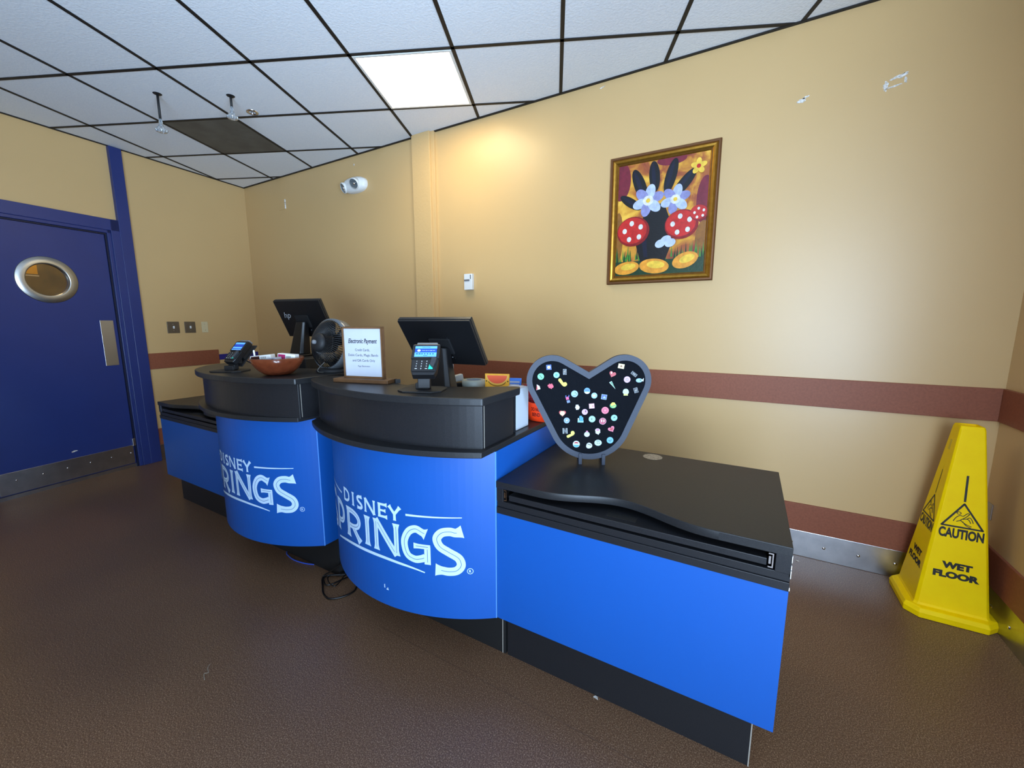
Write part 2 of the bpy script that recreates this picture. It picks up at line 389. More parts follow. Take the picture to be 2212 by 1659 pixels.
# leaf with a round hole for the porthole window
A0, A1, H0, H1 = DA0+0.044, DA1-0.032, 0.035, DH-0.044
PA, PH = 1.738, 1.692      # porthole centre
dl = MB(); nseg = 48; hole = [(PA+0.128*math.cos(2*PI*i/nseg), PH+0.128*math.sin(2*PI*i/nseg)) for i in range(nseg)]
def sq(i):
    a = 2*PI*i/nseg; c, s_ = math.cos(a), math.sin(a)
    tx = ((A1-PA) if c > 0 else (PA-A0))/max(abs(c), 1e-9); tz = ((H1-PH) if s_ > 0 else (PH-H0))/max(abs(s_), 1e-9); t = min(tx, tz)
    return (PA+c*t, PH+s_*t)
outer = [sq(i) for i in range(nseg)]
corners = [(A1, H1), (A0, H1), (A0, H0), (A1, H0)]
for d in (-0.050, -0.006):
    vs = [LW(p[0], p[1], d) for p in hole]+[LW(p[0], p[1], d) for p in outer]
    fs = [(i, (i+1) % nseg, nseg+(i+1) % nseg, nseg+i) for i in range(nseg)]
    dl.add(vs, fs)
    for c_ in corners:
        for i in range(nseg):
            a, b = outer[i], outer[(i+1) % nseg]
            if abs(a[0]-b[0]) > 1e-6 and abs(a[1]-b[1]) > 1e-6 and min(abs(a[0]-c_[0]), abs(b[0]-c_[0])) < 1e-6 and min(abs(a[1]-c_[1]), abs(b[1]-c_[1])) < 1e-6:
                dl.add([LW(a[0], a[1], d), LW(c_[0], c_[1], d), LW(b[0], b[1], d)], [(0, 1, 2)])
rim = [LW(p[0], p[1], -0.006) for p in hole]+[LW(p[0], p[1], -0.050) for p in hole]
dl.add(rim, [(i, (i+1) % nseg, nseg+(i+1) % nseg, nseg+i) for i in range(nseg)])
for a0, b0 in (((A0, H0), (A1, H0)), ((A1, H0), (A1, H1)), ((A1, H1), (A0, H1)), ((A0, H1), (A0, H0))):
    dl.add([LW(a0[0], a0[1], -0.006), LW(b0[0], b0[1], -0.006), LW(b0[0], b0[1], -0.05), LW(a0[0], a0[1], -0.05)], [(0, 1, 2, 3)])
door = struct(dl.build('door_1', M_blue_door)); door['label'] = 'blue swing door with round porthole window'
Tp = frame_T(LW(PA, PH, -0.006), ld, (0, 0, 1))
if TL_in < 0: Tp = frame_T(LW(PA, PH, -0.006), -ld, (0, 0, 1))
MB().lathe([(0.182, 0), (0.182, 0.004), (0.178, 0.007), (0.134, 0.015), (0.128, 0.014), (0.124, 0.006), (0.124, -0.012)], 56, 0, Tp).build('porthole_ring', M_steel2, door)['label'] = 'round brushed steel ring'
mg = mat('porthole_glass', (226, 220, 200), 0.02, trans=1.0)
MB().disc((0, 0, -0.010), 0.125, 48, 0, Tp).build('porthole_pane', mg, door, solid=0.004)
mb = MB(); lbox(mb, A0+0.008, A1-0.012, 0.040, 0.212, -0.006, -0.003)
kp = mb.build('kick_plate', M_steel, door, bevel=0.001); kp['label'] = 'steel kick plate'
for y in (0.705, 0.85, 0.993, 1.139, 1.282, 1.424): rivet(kp, LW((YB-y)/0.98931, 0.142, -0.003), ln, 0.007)
mb = MB(); lbox(mb, (YB-1.433)/0.98931, (YB-1.341)/0.98931, 0.972, 1.372, -0.006, -0.0035)
mb.build('push_plate', M_steel2, door, bevel=0.001)['label'] = 'tall steel push plate'
mb = MB(); lbox(mb, A0-0.010, A0+0.012, 0.205, 0.275, -0.004, 0.010); mb.build('hinge', M_steel, door, bevel=0.002)
mb = MB(); T = frame_T(LW((YB-1.055)/0.98931, 0.268, -0.0055), ld, (0, 0, 1))
mb.add([(-.020, .004, 0), (.018, -.006, 0), (.024, .002, 0), (.004, .010, 0)], [(0, 1, 2, 3)], 0, False, T); mb.build('scuff_mark', M_plaster, door)
# shallow service room behind the porthole, with an unseen point light added to brighten it
mb = MB()
lbox(mb, 0.5, 3.4, 0, CEIL, -1.42, -1.32); lbox(mb, 0.4, 0.5, 0, CEIL, -1.42, -0.12); lbox(mb, 3.4, 3.5, 0, CEIL, -1.42, -0.12)
struct(mb.build('wall_service', mat('service_wall', (120, 104, 66), 0.7, noise=(6, 0.4, (70, 58, 40)))))
mb = MB(); lbox(mb, 0.4, 3.5, CEIL, CEIL+0.05, -1.42, -0.12); struct(mb.build('ceiling_service', M_tile))
mb = MB(); mb.bx(-6.9, -5.3, -1.4, 2.9, -0.06, 0); struct(mb.build('floor_service', M_floor))
mb = MB(); lbox(mb, DA0, DA1, 0, 0.030, -0.10, -0.012); struct(mb.build('trim_10', M_steel))
mb = MB(); lbox(mb, 1.16, 1.255, 0, CEIL, -0.96, -0.90); struct(mb.build('trim_11', mat('brown_post', (70, 40, 30), 0.5)))
pl = bpy.data.lights.new('service_room_fill', 'POINT'); pl.energy = 34; pl.color = (1.0, 0.80, 0.52); pl.shadow_soft_size = 0.12
po = bpy.data.objects.new('service_room_fill', pl); C.objects.link(po); po.location = LW(1.7, 2.6, -0.75)

ns = thing('notice_board', 'yellow notice seen through the round window of the blue door', 'sign', tuple(LW(1.54, 1.78, -0.9)))
mb = MB(); lbox(mb, 1.462, 1.62, 1.802, 1.91, -0.92, -0.90); mb.build('board', mat('notice_yellow', (236, 186, 40), 0.5), ns)
mb = MB(); lbox(mb, 1.455, 1.62, 1.782, 1.792, -0.92, -0.90); mb.build('shelf_edge', M_white, ns)

# ------------------------------------------------------------------ wall fittings
def lplate(name, a0, a1, h0, h1, m, label, cat, toggle=True, group=None):
    t = thing(name, label, cat, tuple(LW((a0+a1)/2, h0, 0)), 0, group)
    mb = MB(); lbox(mb, a0, a1, h0, h1, 0, 0.007); mb.build('cover_plate', m, t, bevel=0.0025)
    ca, ch = (a0+a1)/2, (h0+h1)/2
    if toggle:
        mb = MB(); lbox(mb, ca-0.006, ca+0.006, ch-0.012, ch+0.014, 0.007, 0.017); mb.build('toggle', M_white, t, bevel=0.002)
    for dh in (-0.032, 0.032):
        rivet(t, LW(ca, ch+dh, 0.007), ln, 0.0035)
M_plate = mat('aged_steel_plate', (120, 108, 92), 0.35, 0.7)
a = lambda y: (YB-y)/0.98931
lplate('light_switch', a(1.950), a(1.842), 1.248, 1.362, M_plate, 'steel switch plate on the left wall, nearer the blue door', 'light switch')
lplate('light_switch', a(2.100), a(1.998), 1.248, 1.362, M_plate, 'dark steel switch plate between the other steel plate and the cream plate', 'light switch')
lplate('blank_plate', a(2.223), a(2.161), 1.248, 1.362, mat('cream_plastic', (206, 190, 150), 0.45), 'cream narrow wall plate nearest the room corner', 'wall plate', False)

t = thing('thermostat', 'small white thermostat box on the back wall beside the column', 'thermostat', (-1.992, YB, 1.611))
mb = MB(); mb.bx(-2.030, -1.952, YB-0.030, YB, 1.616, 1.742); mb.build('housing', M_white, t, bevel=0.003)
mb = MB(); mb.bx(-2.026, -1.975, YB-0.0335, YB-0.029, 1.684, 1.698); mb.build('slot', M_gplas, t)
mb = MB(); mb.bx(-1.968, -1.961, YB-0.033, YB-0.029, 1.700, 1.732); mb.build('indicator', M_gplas, t)

t = thing('blank_plate', 'wall-coloured blanking plate with a pale edge high near the corner', 'wall plate', (-4.44, YB, 2.556))
mb = MB(); mb.bx(-4.50, -4.385, YB-0.006, YB, 2.550, 2.655); mb.build('cover_plate', M_wall, t, bevel=0.002)
mb = MB(); mb.bx(-4.392, -4.380, YB-0.007, YB, 2.556, 2.650); mb.build('edge', M_plaster, t)

t = thing('outlet_plate', 'small steel outlet plate on the right wall behind the yellow cone', 'wall plate', (XR, 2.70, 0.44))
mb = MB(); mb.bx(XR-0.006, XR, 2.700, 2.745, 0.43, 0.507); mb.build('cover_plate', M_steel, t, bevel=0.002)

# emergency light on the back wall
t = thing('emergency_light', 'white twin-head emergency light high on the back wall', 'emergency light', (-3.27, YB, 2.61))
prof = []
mb = MB(); n = 40
rings = [(1.0, 0.0), (1.0, 0.022), (0.93, 0.042), (0.72, 0.060), (0.40, 0.070), (0.001, 0.073)]
for s_, d in rings: pass
vs = []
for s_, d in rings:
    for i in range(n):
        a_ = 2*PI*i/n; ex = abs(math.cos(a_))**0.8*math.copysign(1, math.cos(a_)); ez = abs(math.sin(a_))**0.8*math.copysign(1, math.sin(a_))
        vs.append((-3.27+0.150*s_*ex, YB-d, 2.613+0.068*s_*ez))
fs = [(j*n+i, j*n+(i+1) % n, (j+1)*n+(i+1) % n, (j+1)*n+i) for j in range(len(rings)-1) for i in range(n)]
mb.add(vs, fs, 0, True); mb.build('housing', M_white, t)
lens_m = mat('lamp_lens', (150, 160, 165), 0.12, 0.4, noise=(160, 0.5, (60, 68, 74)))
for x, z, dd, aim in ((-3.376, 2.598, 0.050, Vector((-0.30, -0.85, -0.42))), (-3.205, 2.606, 0.074, Vector((0.12, -0.85, -0.50)))):
    aim.normalize(); u = aim.orthogonal().normalized(); T = frame_T(Vector((x, YB-dd, z)), u, aim.cross(u))
    h = MB().lathe([(0.02, -0.040), (0.040, -0.026), (0.048, 0.0), (0.048, 0.014), (0.042, 0.017)], 28, 0, T).build('lamp_head', M_white, t)
    mb = MB(); mb.lathe([(0.042, 0.011), (0.03, 0.007), (0.0001, 0.004)], 28, 0, T); mb.lathe([(0.012, 0.004), (0.011, 0.016), (0.0001, 0.019)], 12, 1, T)
    mb.build('lens', [lens_m, M_chrome], h)

# ------------------------------------------------------------------ painting (generic still life in a gilt frame)
px0, px1, pz0, pz1 = -0.852, -0.212, 1.606, 2.394
t = thing('framed_painting', 'colourful painting in a gilt frame hanging on the back wall', 'painting', (-0.532, YB, pz0))
def frame_rings(mb, rings, mi_list):
    """rings: (inset, depth)"""
    vs = []
    for i_, d in rings:
        vs += [(px0+i_, YB-d, pz0+i_), (px1-i_, YB-d, pz0+i_), (px1-i_, YB-d, pz1-i_), (px0+i_, YB-d, pz1-i_)]
    for j in range(len(rings)-1):
        mb.add(vs[j*4:j*4+8], [(i, (i+1) % 4, 4+(i+1) % 4, 4+i) for i in range(4)], mi_list[j])
mb = MB(); frame_rings(mb, [(0, 0.001), (0, 0.020), (0.006, 0.026), (0.014, 0.026), (0.017, 0.022), (0.026, 0.030), (0.036, 0.026), (0.045, 0.018), (0.049, 0.020), (0.055, 0.014)], [1, 1, 1, 1, 0, 0, 0, 1, 0])
mb.build('picture_frame', [M_gold, M_gold_dark], t)
cx0_, cx1_, cz0_, cz1_ = px0+0.052, px1-0.052, pz0+0.052, pz1-0.052
PCOL = dict(ochre=(206, 150, 44), ochre2=(150, 96, 34), plum=(126, 34, 52), navy=(14, 18, 44), black=(10, 11, 16), pale=(196, 208, 234), lilac=(150, 150, 200),
            red=(206, 40, 34), dred=(146, 20, 24), white=(238, 236, 232), orange=(240, 160, 50), yel=(250, 206, 70), green=(70, 140, 50), dgreen=(26, 60, 34), pink=(220, 120, 140), violet=(60, 40, 130))
PK = list(PCOL); PM = []
for k in PK:
    c_ = PCOL[k]; PM.append(mat('paint_'+k, c_, 0.35, noise=(38, 0.5, tuple(int(v*0.80) for v in c_)), bump=(90, 0.3)))
bgm = bpy.data.materials.new('paint_background'); bgm.use_nodes = True; nt = bgm.node_tree; bs = nt.nodes['Principled BSDF']; bs.inputs['Roughness'].default_value = 0.35
tc = nt.nodes.new('ShaderNodeTexCoord'); nz = nt.nodes.new('ShaderNodeTexNoise'); nz.inputs['Scale'].default_value = 7; nz.inputs['Detail'].default_value = 6; nz.inputs['Distortion'].default_value = 1.2
rp = nt.nodes.new('ShaderNodeValToRGB'); e = rp.color_ramp.elements; e[0].position = 0.32; e[0].color = lin((120, 40, 44))+(1,); e[1].position = 0.70; e[1].color = lin((236, 186, 70))+(1,)
q = e.new(0.45); q.color = lin((166, 92, 40))+(1,); q = e.new(0.56); q.color = lin((208, 148, 46))+(1,)
nt.links.new(tc.outputs['Object'], nz.inputs['Vector']); nt.links.new(nz.outputs['Fac'], rp.inputs['Fac']); nt.links.new(rp.outputs['Color'], bs.inputs['Base Color'])
PM.append(bgm); PK.append('bg')
cv = MB(); W_, H_ = cx1_-cx0_, cz1_-cz0_; layer = [0]
Tc = frame_T((cx0_, YB-0.013, cz0_), (1, 0, 0), (0, 0, 1))      # z axis = u x v = -y (towards the room)
def pe(cx, cy, rx, ry, col, rot=0, n=26):
    layer[0] += 1; z = 0.00004*layer[0]; a_ = R(rot); pts = []
    for i in range(n):
        x, y = rx*math.cos(2*PI*i/n), ry*math.sin(2*PI*i/n); x, y = x*math.cos(a_)-y*math.sin(a_), x*math.sin(a_)+y*math.cos(a_)
        pts.append((min(max((cx+x)*W_, 0), W_), min(max((cy+y*W_/H_)*H_, 0), H_), z))
    cv.add(pts, [tuple(range(n))], PK.index(col), False, Tc)
def pp(pts, col):
    layer[0] += 1; z = 0.00004*layer[0]
    cv.add([(p[0]*W_, p[1]*H_, z) for p in pts], [tuple(range(len(pts)))], PK.index(col), False, Tc)
cv.add([(0, 0, 0), (W_, 0, 0), (W_, H_, 0), (0, H_, 0)], [(0, 1, 2, 3)], PK.index('bg'), False, Tc)
pe(0.03, 0.86, .12, .22, 'plum'); pe(0.97, 0.60, .09, .26, 'plum'); pe(0.60, 0.98, .16, .06, 'plum'); pe(.02, .35, .06, .3, 'ochre2'); pe(.97, .28, .08, .2, 'ochre2')
rg = random.Random(7)
for i in range(60):
    x = rg.random(); h_ = 0.05+0.10*rg.random(); y0 = 0.10+0.05*rg.random()
    pp([(max(0, x-.012), y0), (min(1, x+.012), y0), (min(1, max(0, x+.03*(rg.random()-.5))), y0+h_)], rg.choice(['green', 'green', 'dgreen']))
pp([(0, 0), (1, 0), (1, .13), (0, .13)], 'dgreen')
# dark vase with tall leaves, pale magnolias, spotted red blooms, golden gourds, daisy
pp([(.30, .12), (.58, .12), (.66, .30), (.60, .50), (.54, .62), (.38, .62), (.30, .50), (.23, .30)], 'black'); pp([(.34, .16), (.38, .16), (.34, .46), (.30, .34)], 'navy')
for x, y, rx, ry, ro in ((.26, .80, .065, .20, 22), (.42, .86, .06, .17, 6), (.60, .84, .06, .19, -14), (.74, .76, .06, .19, -40), (.16, .66, .05, .15, 55)): pe(x, y, rx, ry, 'black', ro); pe(x-.01, y+.01, rx*.35, ry*.8, 'navy', ro)
for cx_, cy_, k in ((.36, .66, 1.0), (.66, .64, .9)):
    for j in range(6): pe(cx_+.095*k*math.cos(j*1.047+.3), cy_+.075*k*math.sin(j*1.047+.3), .085*k, .055*k, 'pale' if j % 2 else 'lilac', math.degrees(j*1.047+.3))
    pe(cx_, cy_, .06*k, .055*k, 'white'); pe(cx_, cy_, .025*k, .025*k, 'yel')
for cx_, cy_, k in ((.20, .40, 1.0), (.74, .42, .95), (.92, .50, .5)):
    pe(cx_, cy_, .19*k, .17*k, 'dred'); pe(cx_-.01, cy_+.008, .17*k, .15*k, 'red')
    for j in range(5): pe(cx_+.10*k*math.cos(j*1.256+.5), cy_+.075*k*math.sin(j*1.256+.5), .026*k, .030*k, 'white')
for x, y, rx, ry, ro in ((.14, .07, .15, .075, 8), (.46, .075, .17, .085, -6), (.80, .11, .14, .085, 18)): pe(x, y, rx, ry, 'orange', ro); pe(x+.02, y+.012, rx*.6, ry*.5, 'yel', ro)
for x, y in ((.58, .30), (.63, .27), (.52, .27)): pe(x, y, .06, .045, 'pale', 20)
for j in range(5): pe(.885+.045*math.cos(j*1.256+.3), .885+.036*math.sin(j*1.256+.3), .040, .028, 'yel', math.degrees(j*1.256+.3))
pe(.885, .885, .022, .022, 'red')
cv.build('canvas', PM, t, weld=False)
mb = MB(); mb.bx(px0+0.01, px1-0.01, YB-0.012, YB-0.001, pz0+0.01, pz1-0.01); mb.build('backing_board', M_gold_dark, t)

# ------------------------------------------------------------------ ceiling fittings
def cell(i, j, m=0.0):
    a_ = [GW(GX+(i+m)*GS, GY+(j+m)*GS), GW(GX+(i+1-m)*GS, GY+(j+m)*GS), GW(GX+(i+1-m)*GS, GY+(j+1-m)*GS), GW(GX+(i+m)*GS, GY+(j+1-m)*GS)]
    return [(p.x, p.y) for p in a_]
def light_panel(i, j, label, strength=9.0):
    c_ = cell(i, j); cxy = (sum(p[0] for p in c_)/4, sum(p[1] for p in c_)/4)
    t = thing('ceiling_light', label, 'ceiling light', (cxy[0], cxy[1], CEIL))
    o1 = cell(i, j, 0.02); o2 = cell(i, j, 0.045); mb = MB()
    for z0, z1 in (((CEIL-0.007), (CEIL-0.001)),):
        vs = [(p[0], p[1], z0) for p in o1]+[(p[0], p[1], z0) for p in o2]+[(p[0], p[1], z1) for p in o1]+[(p[0], p[1], z1) for p in o2]
        fs = []
        for k in range(4):
            k2 = (k+1) % 4; fs += [(k, k2, 4+k2, 4+k), (8+k, 8+k2, 12+k2, 12+k), (k, k2, 8+k2, 8+k), (4+k, 4+k2, 12+k2, 12+k)]
        mb.add(vs, fs)
    mb.build('frame', M_white, t)
    m = mat('lit_diffuser', (255, 250, 240), 0.5, emit=((255, 236, 188), strength))
    mb = MB(); mb.prism(cell(i, j, 0.045), CEIL-0.004, CEIL-0.001); mb.build('diffuser', m, t)
light_panel(3, 0, 'bright square ceiling light panel in front of the wall column', 14.5)
mb = MB(); mb.prism(cell(0, 1, 0.022), CEIL-0.003, CEIL-0.0005)
c_ = cell(0, 1); o = mb.build('ceiling_panel', M_darktile)
tag(o, 'dark grey stained square ceiling panel beside the hanging sprinklers', 'ceiling panel')

M_clear = mat('clear_glass_bulb', (220, 228, 234), 0.08, trans=0.75)
def pendant(x, y, zb, zl, label):
    t = thing('hanging_sprinkler', label, 'sprinkler', (x, y, CEIL))
    MB().tube([(x, y, CEIL+0.001), (x, y, zb)], 0.0075, 10).build('rod', M_bplas_matt, t)
    T = Matrix.Translation((x, y, 0))
    MB().lathe([(0.0001, CEIL-0.004), (0.022, CEIL-0.004), (0.026, CEIL-0.001)], 16, 0, T).build('ceiling_collar', M_bplas_matt, t)
    h = zb-zl
    MB().lathe([(0.008, zb+0.004), (0.011, zb-0.2*h), (0.014, zb-0.5*h), (0.034, zb-0.82*h), (0.036, zb-0.9*h), (0.030, zb-h), (0.0001, zb-h)], 18, 0, T).build('head', M_clear, t)
    mb = MB(); mb.tube([(x, y, zb), (x, y, zl+0.004)], 0.004, 8)
    for k in range(6): mb.tube([(x, y, zb-0.3*h), (x+0.026*math.cos(k*PI/3), y+0.026*math.sin(k*PI/3), zl+0.006)], 0.0018, 6)
    mb.build('deflector', M_chrome, t)
pendant(-3.572, 1.421, 2.717, 2.640, 'longer black-rodded hanging sprinkler nearest the left wall')
pendant(-3.173, 1.681, 2.806, 2.735, 'short black-rodded hanging sprinkler by the dark ceiling panel')
x, y = -3.272, 1.875; y = 1.80; x = -3.14
t = thing('flush_sprinkler', 'chrome flush sprinkler in the ceiling right of the hanging pair', 'sprinkler', (-3.272+0.0, 1.875, CEIL))
T = Matrix.Translation((-3.272, 1.875, 0))
MB().lathe([(0.040, CEIL), (0.039, CEIL-0.005), (0.027, CEIL-0.007), (0.023, CEIL-0.002)], 24, 0, T).build('escutcheon', M_chrome, t)
mb = MB(); mb.lathe([(0.007, CEIL), (0.007, CEIL-0.022), (0.0001, CEIL-0.024)], 10, 0, T); mb.build('head', M_steel, t)

# ------------------------------------------------------------------ register counters
def offset_dir(poly, d): return inset(poly, d)
def register_unit(label, x1, slab_poly, drum_c, drum_yc, body_back, top_z, wt, dx, dy, with_gap=True):
    """x1: right side plane; slab_poly: plan of the top slab; drum arc between drum_c=(xa, xb)"""
    t = thing('register_counter', label, 'counter', (x1-0.47, drum_yc+0.3, 0))
    xa, xb = drum_c
    # blue drum: curved front and straight sides
    arc, cc = arc2(xb, xa, drum_yc, 0.16, 36)
    poly = arc+[(xa, wt), (xb, wt)]
    mb = MB(); mb.prism(poly, 0.217, 0.889, 0, smooth=False)
    body = mb.build('curved_panel', M_blue, t)
    for p in body.data.polygons:
        c_ = p.center
        if abs(p.normal.z) < 0.1 and p.area < 0.05: p.use_smooth = False
    mb = MB(); mb.bx(xb-0.004, xb+0.0015, drum_yc-0.001, drum_yc+0.003, 0.217, 0.889); mb.build('seam_edge', mat('seam_blue', (90, 150, 230), 0.4), t)
    # toe kick
    mb = MB(); mb.bx(xa+0.05, xb-0.003, drum_yc+0.075, wt-0.03, 0.0, 0.217); mb.build('toe_kick', M_void, t)
    # ledge / worktop
    arc, _ = arc2(xb, xb-0.94, drum_yc-0.09, 0.128, 32)
    xe = xb-0.94
    poly = arc+[(xe-0.03, drum_yc-0.04), (xe-0.045, drum_yc+0.03), (xe-0.045, wt+0.01), (xb, wt+0.01)]
    mb = MB(); mb.prism(poly, 0.889, 0.911); mb.build('worktop', M_blacktop, t, bevel=0.003)
    # raised body and its top slab
    sx, sy0 = slab_poly[0][0]-0.018, slab_poly[3][1]+0.026
    ba, _ = arc2(sx, sx-0.900, sy0, 0.106, 34); ins = inset(slab_poly, 0.026); k0 = 3+27
    b_ = [(sx, slab_poly[0][1]-0.02)]+ba+[p for p in ins[k0:] if p[0] < sx-0.915 or p[1] > sy0+0.06]
    mb = MB(); mb.prism(b_, 0.905, top_z-0.027); mb.build('raised_front', M_black, t, bevel=0.002)
    mb = MB(); yb0 = drum_yc-0.063
    yb0 = sy0+0.010; mb.bx(sx-0.0004, sx+0.0012, yb0, yb0+0.0022, 0.912, top_z-0.028); mb.build('edge_strip', M_edge, t)
    mb = MB(); mb.prism(slab_poly, top_z-0.028, top_z); mb.build('top_slab', M_blacktop, t, bevel=0.004, seg=3)
    return t, cc

def slab_right():
    arc, _ = arc2(-0.775, -1.705, 1.135, 0.113, 26)
    pts = [(-0.770, 1.40), (-0.770, 1.142), (-0.7715, 1.137)]+arc+list((p.x, p.y) for p in catmull([(-1.705, 1.135, 0), (-1.746, 1.167, 0), (-1.768, 1.215, 0), (-1.752, 1.265, 0), (-1.70, 1.288, 0), (-1.55, 1.282, 0), (-1.33, 1.262, 0), (-1.20, 1.242, 0), (-1.03, 1.293, 0), (-0.907, 1.363, 0), (-0.825, 1.425, 0), (-0.785, 1.432, 0)], 5)[1:])
    return pts
def slab_left():
    arc, _ = arc2(-1.795, -2.725, 1.110, 0.113, 26)
    pts = [(-1.790, 1.44), (-1.790, 1.117), (-1.7915, 1.112)]+arc[:-3]+list((p.x, p.y) for p in catmull([(arc[-3][0], arc[-3][1], 0), (-2.74, 1.135, 0), (-2.82, 1.21, 0), (-2.872, 1.30, 0), (-2.882, 1.38, 0), (-2.83, 1.44, 0), (-2.72, 1.452, 0), (-2.55, 1.40, 0), (-2.35, 1.36, 0), (-2.18, 1.40, 0), (-1.98, 1.455, 0), (-1.81, 1.462, 0)], 5)[1:])
    return pts
WT = 1.95
uR, ccR = register_unit('near register counter with curved blue front, carrying the payment sign on its black top', -0.77, slab_right(), (-1.70, -0.77), 1.218, 0, 1.10, WT, 0, 0)
uL, ccL = register_unit('far register counter with curved blue front and wooden bowl on its black top', -1.82, slab_left(), (-2.74, -1.815), 1.218, 0, 1.10, WT, 0, 0)
# gap filler between the units
t = thing('filler_panel', 'dark filler panel in the gap between the two register counters', 'panel', (-1.757, 1.5, 0))
mb = MB(); mb.bx(-1.808, -1.705, 1.42, 1.44, 0.0, 0.88); mb.build('panel', M_void, t)
mb = MB(); mb.bx(-1.722, -1.712, 1.409, 1.419, 0.0, 0.30); mb.build('edge_strip', M_edge, t)

# ---- logo on the drums -------------------------------------------------------
def stroke(pts, wd, ends=(1.0, 1.0)):
    """polyline -> quads with width (list or number)"""
    P = [Vector((p[0], p[1])) for p in pts]; n = len(P); W2 = wd if isinstance(wd, list) else [wd]*n
    L_, R_ = [], []
    for i in range(n):
        if i == 0: t = P[1]-P[0]
        elif i == n-1: t = P[-1]-P[-2]
        else: t = (P[i+1]-P[i]).normalized()+(P[i]-P[i-1]).normalized()
        t.normalize(); nn = Vector((-t.y, t.x)); k = 1.0
        if 0 < i < n-1:
            c_ = nn.dot(Vector((-(P[i+1]-P[i]).normalized().y, (P[i+1]-P[i]).normalized().x))); k = 1/max(c_, 0.6)
        L_.append(P[i]+nn*W2[i]/2*k); R_.append(P[i]-nn*W2[i]/2*k)
    return L_, R_
def cr(pts, n=8): return [(p.x, p.y) for p in catmull([(a_, b_, 0) for a_, b_ in pts], n)]
def seg(p, q, n=10): return [(p[0]+(q[0]-p[0])*i/n, p[1]+(q[1]-p[1])*i/n) for i in range(n+1)]
def stem(p, q, w_, flare=1.6, n=12):
    pts = seg(p, q, n); ws = []
    for i in range(n+1):
        u = min(i, n-i)/n; ws.append(w_*(1+(flare-1)*max(0, 1-u/0.17)**1.5))
    return pts, ws
def arm(p, q, w_, flare=2.0, n=8):       # arm whose far end flares
    pts = seg(p, q, n); return pts, [w_*(1+(flare-1)*max(0, (i/n-0.7)/0.3)**1.3) for i in range(n+1)]
def letter(ch, x0, x1, y0, y1, w_):
    W, H = x1-x0, y1-y0; h = w_/2
    X = lambda u: x0+h+(W-w_)*u
    Y_ = lambda v: y0+H*v
    st = []
    if ch == 'I': st = [stem((X(.5), y0), (X(.5), y1), w_)]
    elif ch in 'PR':
        st.append(stem((x0+h*1.3, y0), (x0+h*1.3, y1), w_))
        top = y1-h*.8; mid = Y_(.42) if ch == 'R' else Y_(.36)
        b = cr([(x0+h, top), (X(.5), top), (X(.86), top-(top-mid)*.18), (X(.98), (top+mid)/2), (X(.84), mid+(top-mid)*.16), (X(.48), mid), (x0+h, mid)], 7); st.append((b, [w_*.92]*len(b)))
        if ch == 'R': st.append(arm((X(.45), mid), (x1-h*.8, y0+h*.1), w_, 1.5))
    elif ch == 'N':
        st.append(stem((x0+h*.9, y0), (x0+h*.9, y1), w_*.8)); st.append(stem((x1-h*.9, y0), (x1-h*.9, y1), w_*.8))
        st.append((seg((x0+h*.9, y1), (x1-h*.9, y0), 10), [w_]*11))
    elif ch == 'D':
        st.append(stem((x0+h*1.2, y0), (x0+h*1.2, y1), w_, 1.3))
        b = cr([(x0+h, y1-h), (X(.5), y1-h), (X(.92), Y_(.74)), (X(1), Y_(.5)), (X(.92), Y_(.26)), (X(.5), y0+h), (x0+h, y0+h)], 7); st.append((b, [w_*.9]*len(b)))
    elif ch == 'E':
        st.append(stem((x0+h*1.2, y0), (x0+h*1.2, y1), w_, 1.3))
        st.append(arm((x0+h, y1-h*.8), (x1, y1-h*.8), w_*.8)); st.append(arm((x0+h, Y_(.5)), (x1-W*.15, Y_(.5)), w_*.7)); st.append(arm((x0+h, y0+h*.8), (x1, y0+h*.8), w_*.8))
    elif ch == 'Y':
        st.append(stem(((x0+x1)/2, y0), ((x0+x1)/2, Y_(.5)), w_, 1.3)); st.append(arm(((x0+x1)/2, Y_(.45)), (x0+h, y1-h*.3), w_, 1.5)); st.append(arm(((x0+x1)/2, Y_(.45)), (x1-h, y1-h*.3), w_, 1.5))
    elif ch == 'S':
        b = cr([(x1-h*.6, Y_(.93)), (X(.80), Y_(.90)), (X(.55), y1-h*.9), (X(.22), y1-h*1.3), (X(.02), Y_(.76)), (X(.14), Y_(.60)), (X(.50), Y_(.49)), (X(.90), Y_(.37)), (X(1), Y_(.22)), (X(.82), y0+h*1.2), (X(.50), y0+h*.85), (X(.22), Y_(.09)), (x0+h*.6, Y_(.10))], 6)
        n_ = len(b); ws = [w_*(1+0.55*max(0, 1-min(i, n_-1-i)/(n_*.08))**1.3) for i in range(n_)]; st.append((b, ws))
    elif ch == 'G':
        b = cr([(X(.97), Y_(.80)), (X(.80), y1-h*1.6), (X(.52), y1-h*.9), (X(.20), y1-h*2.0), (X(0), Y_(.52)), (X(.12), Y_(.20)), (X(.45), y0+h*.95), (X(.75), y0+h*1.3), (X(.93), Y_(.18))], 7)
        n_ = len(b); ws = [w_*(1+0.7*max(0, 1-i/(n_*.10))) for i in range(n_)]; st.append((b, ws))
        st.append((seg((x1-h*.9, y0-H*.01), (x1-h*.9, Y_(.46)), 8), [w_*.85]*9)); st.append(arm((x1-h*.1, Y_(.46)), (X(.42), Y_(.46)), w_*.62, 1.3))
    return st
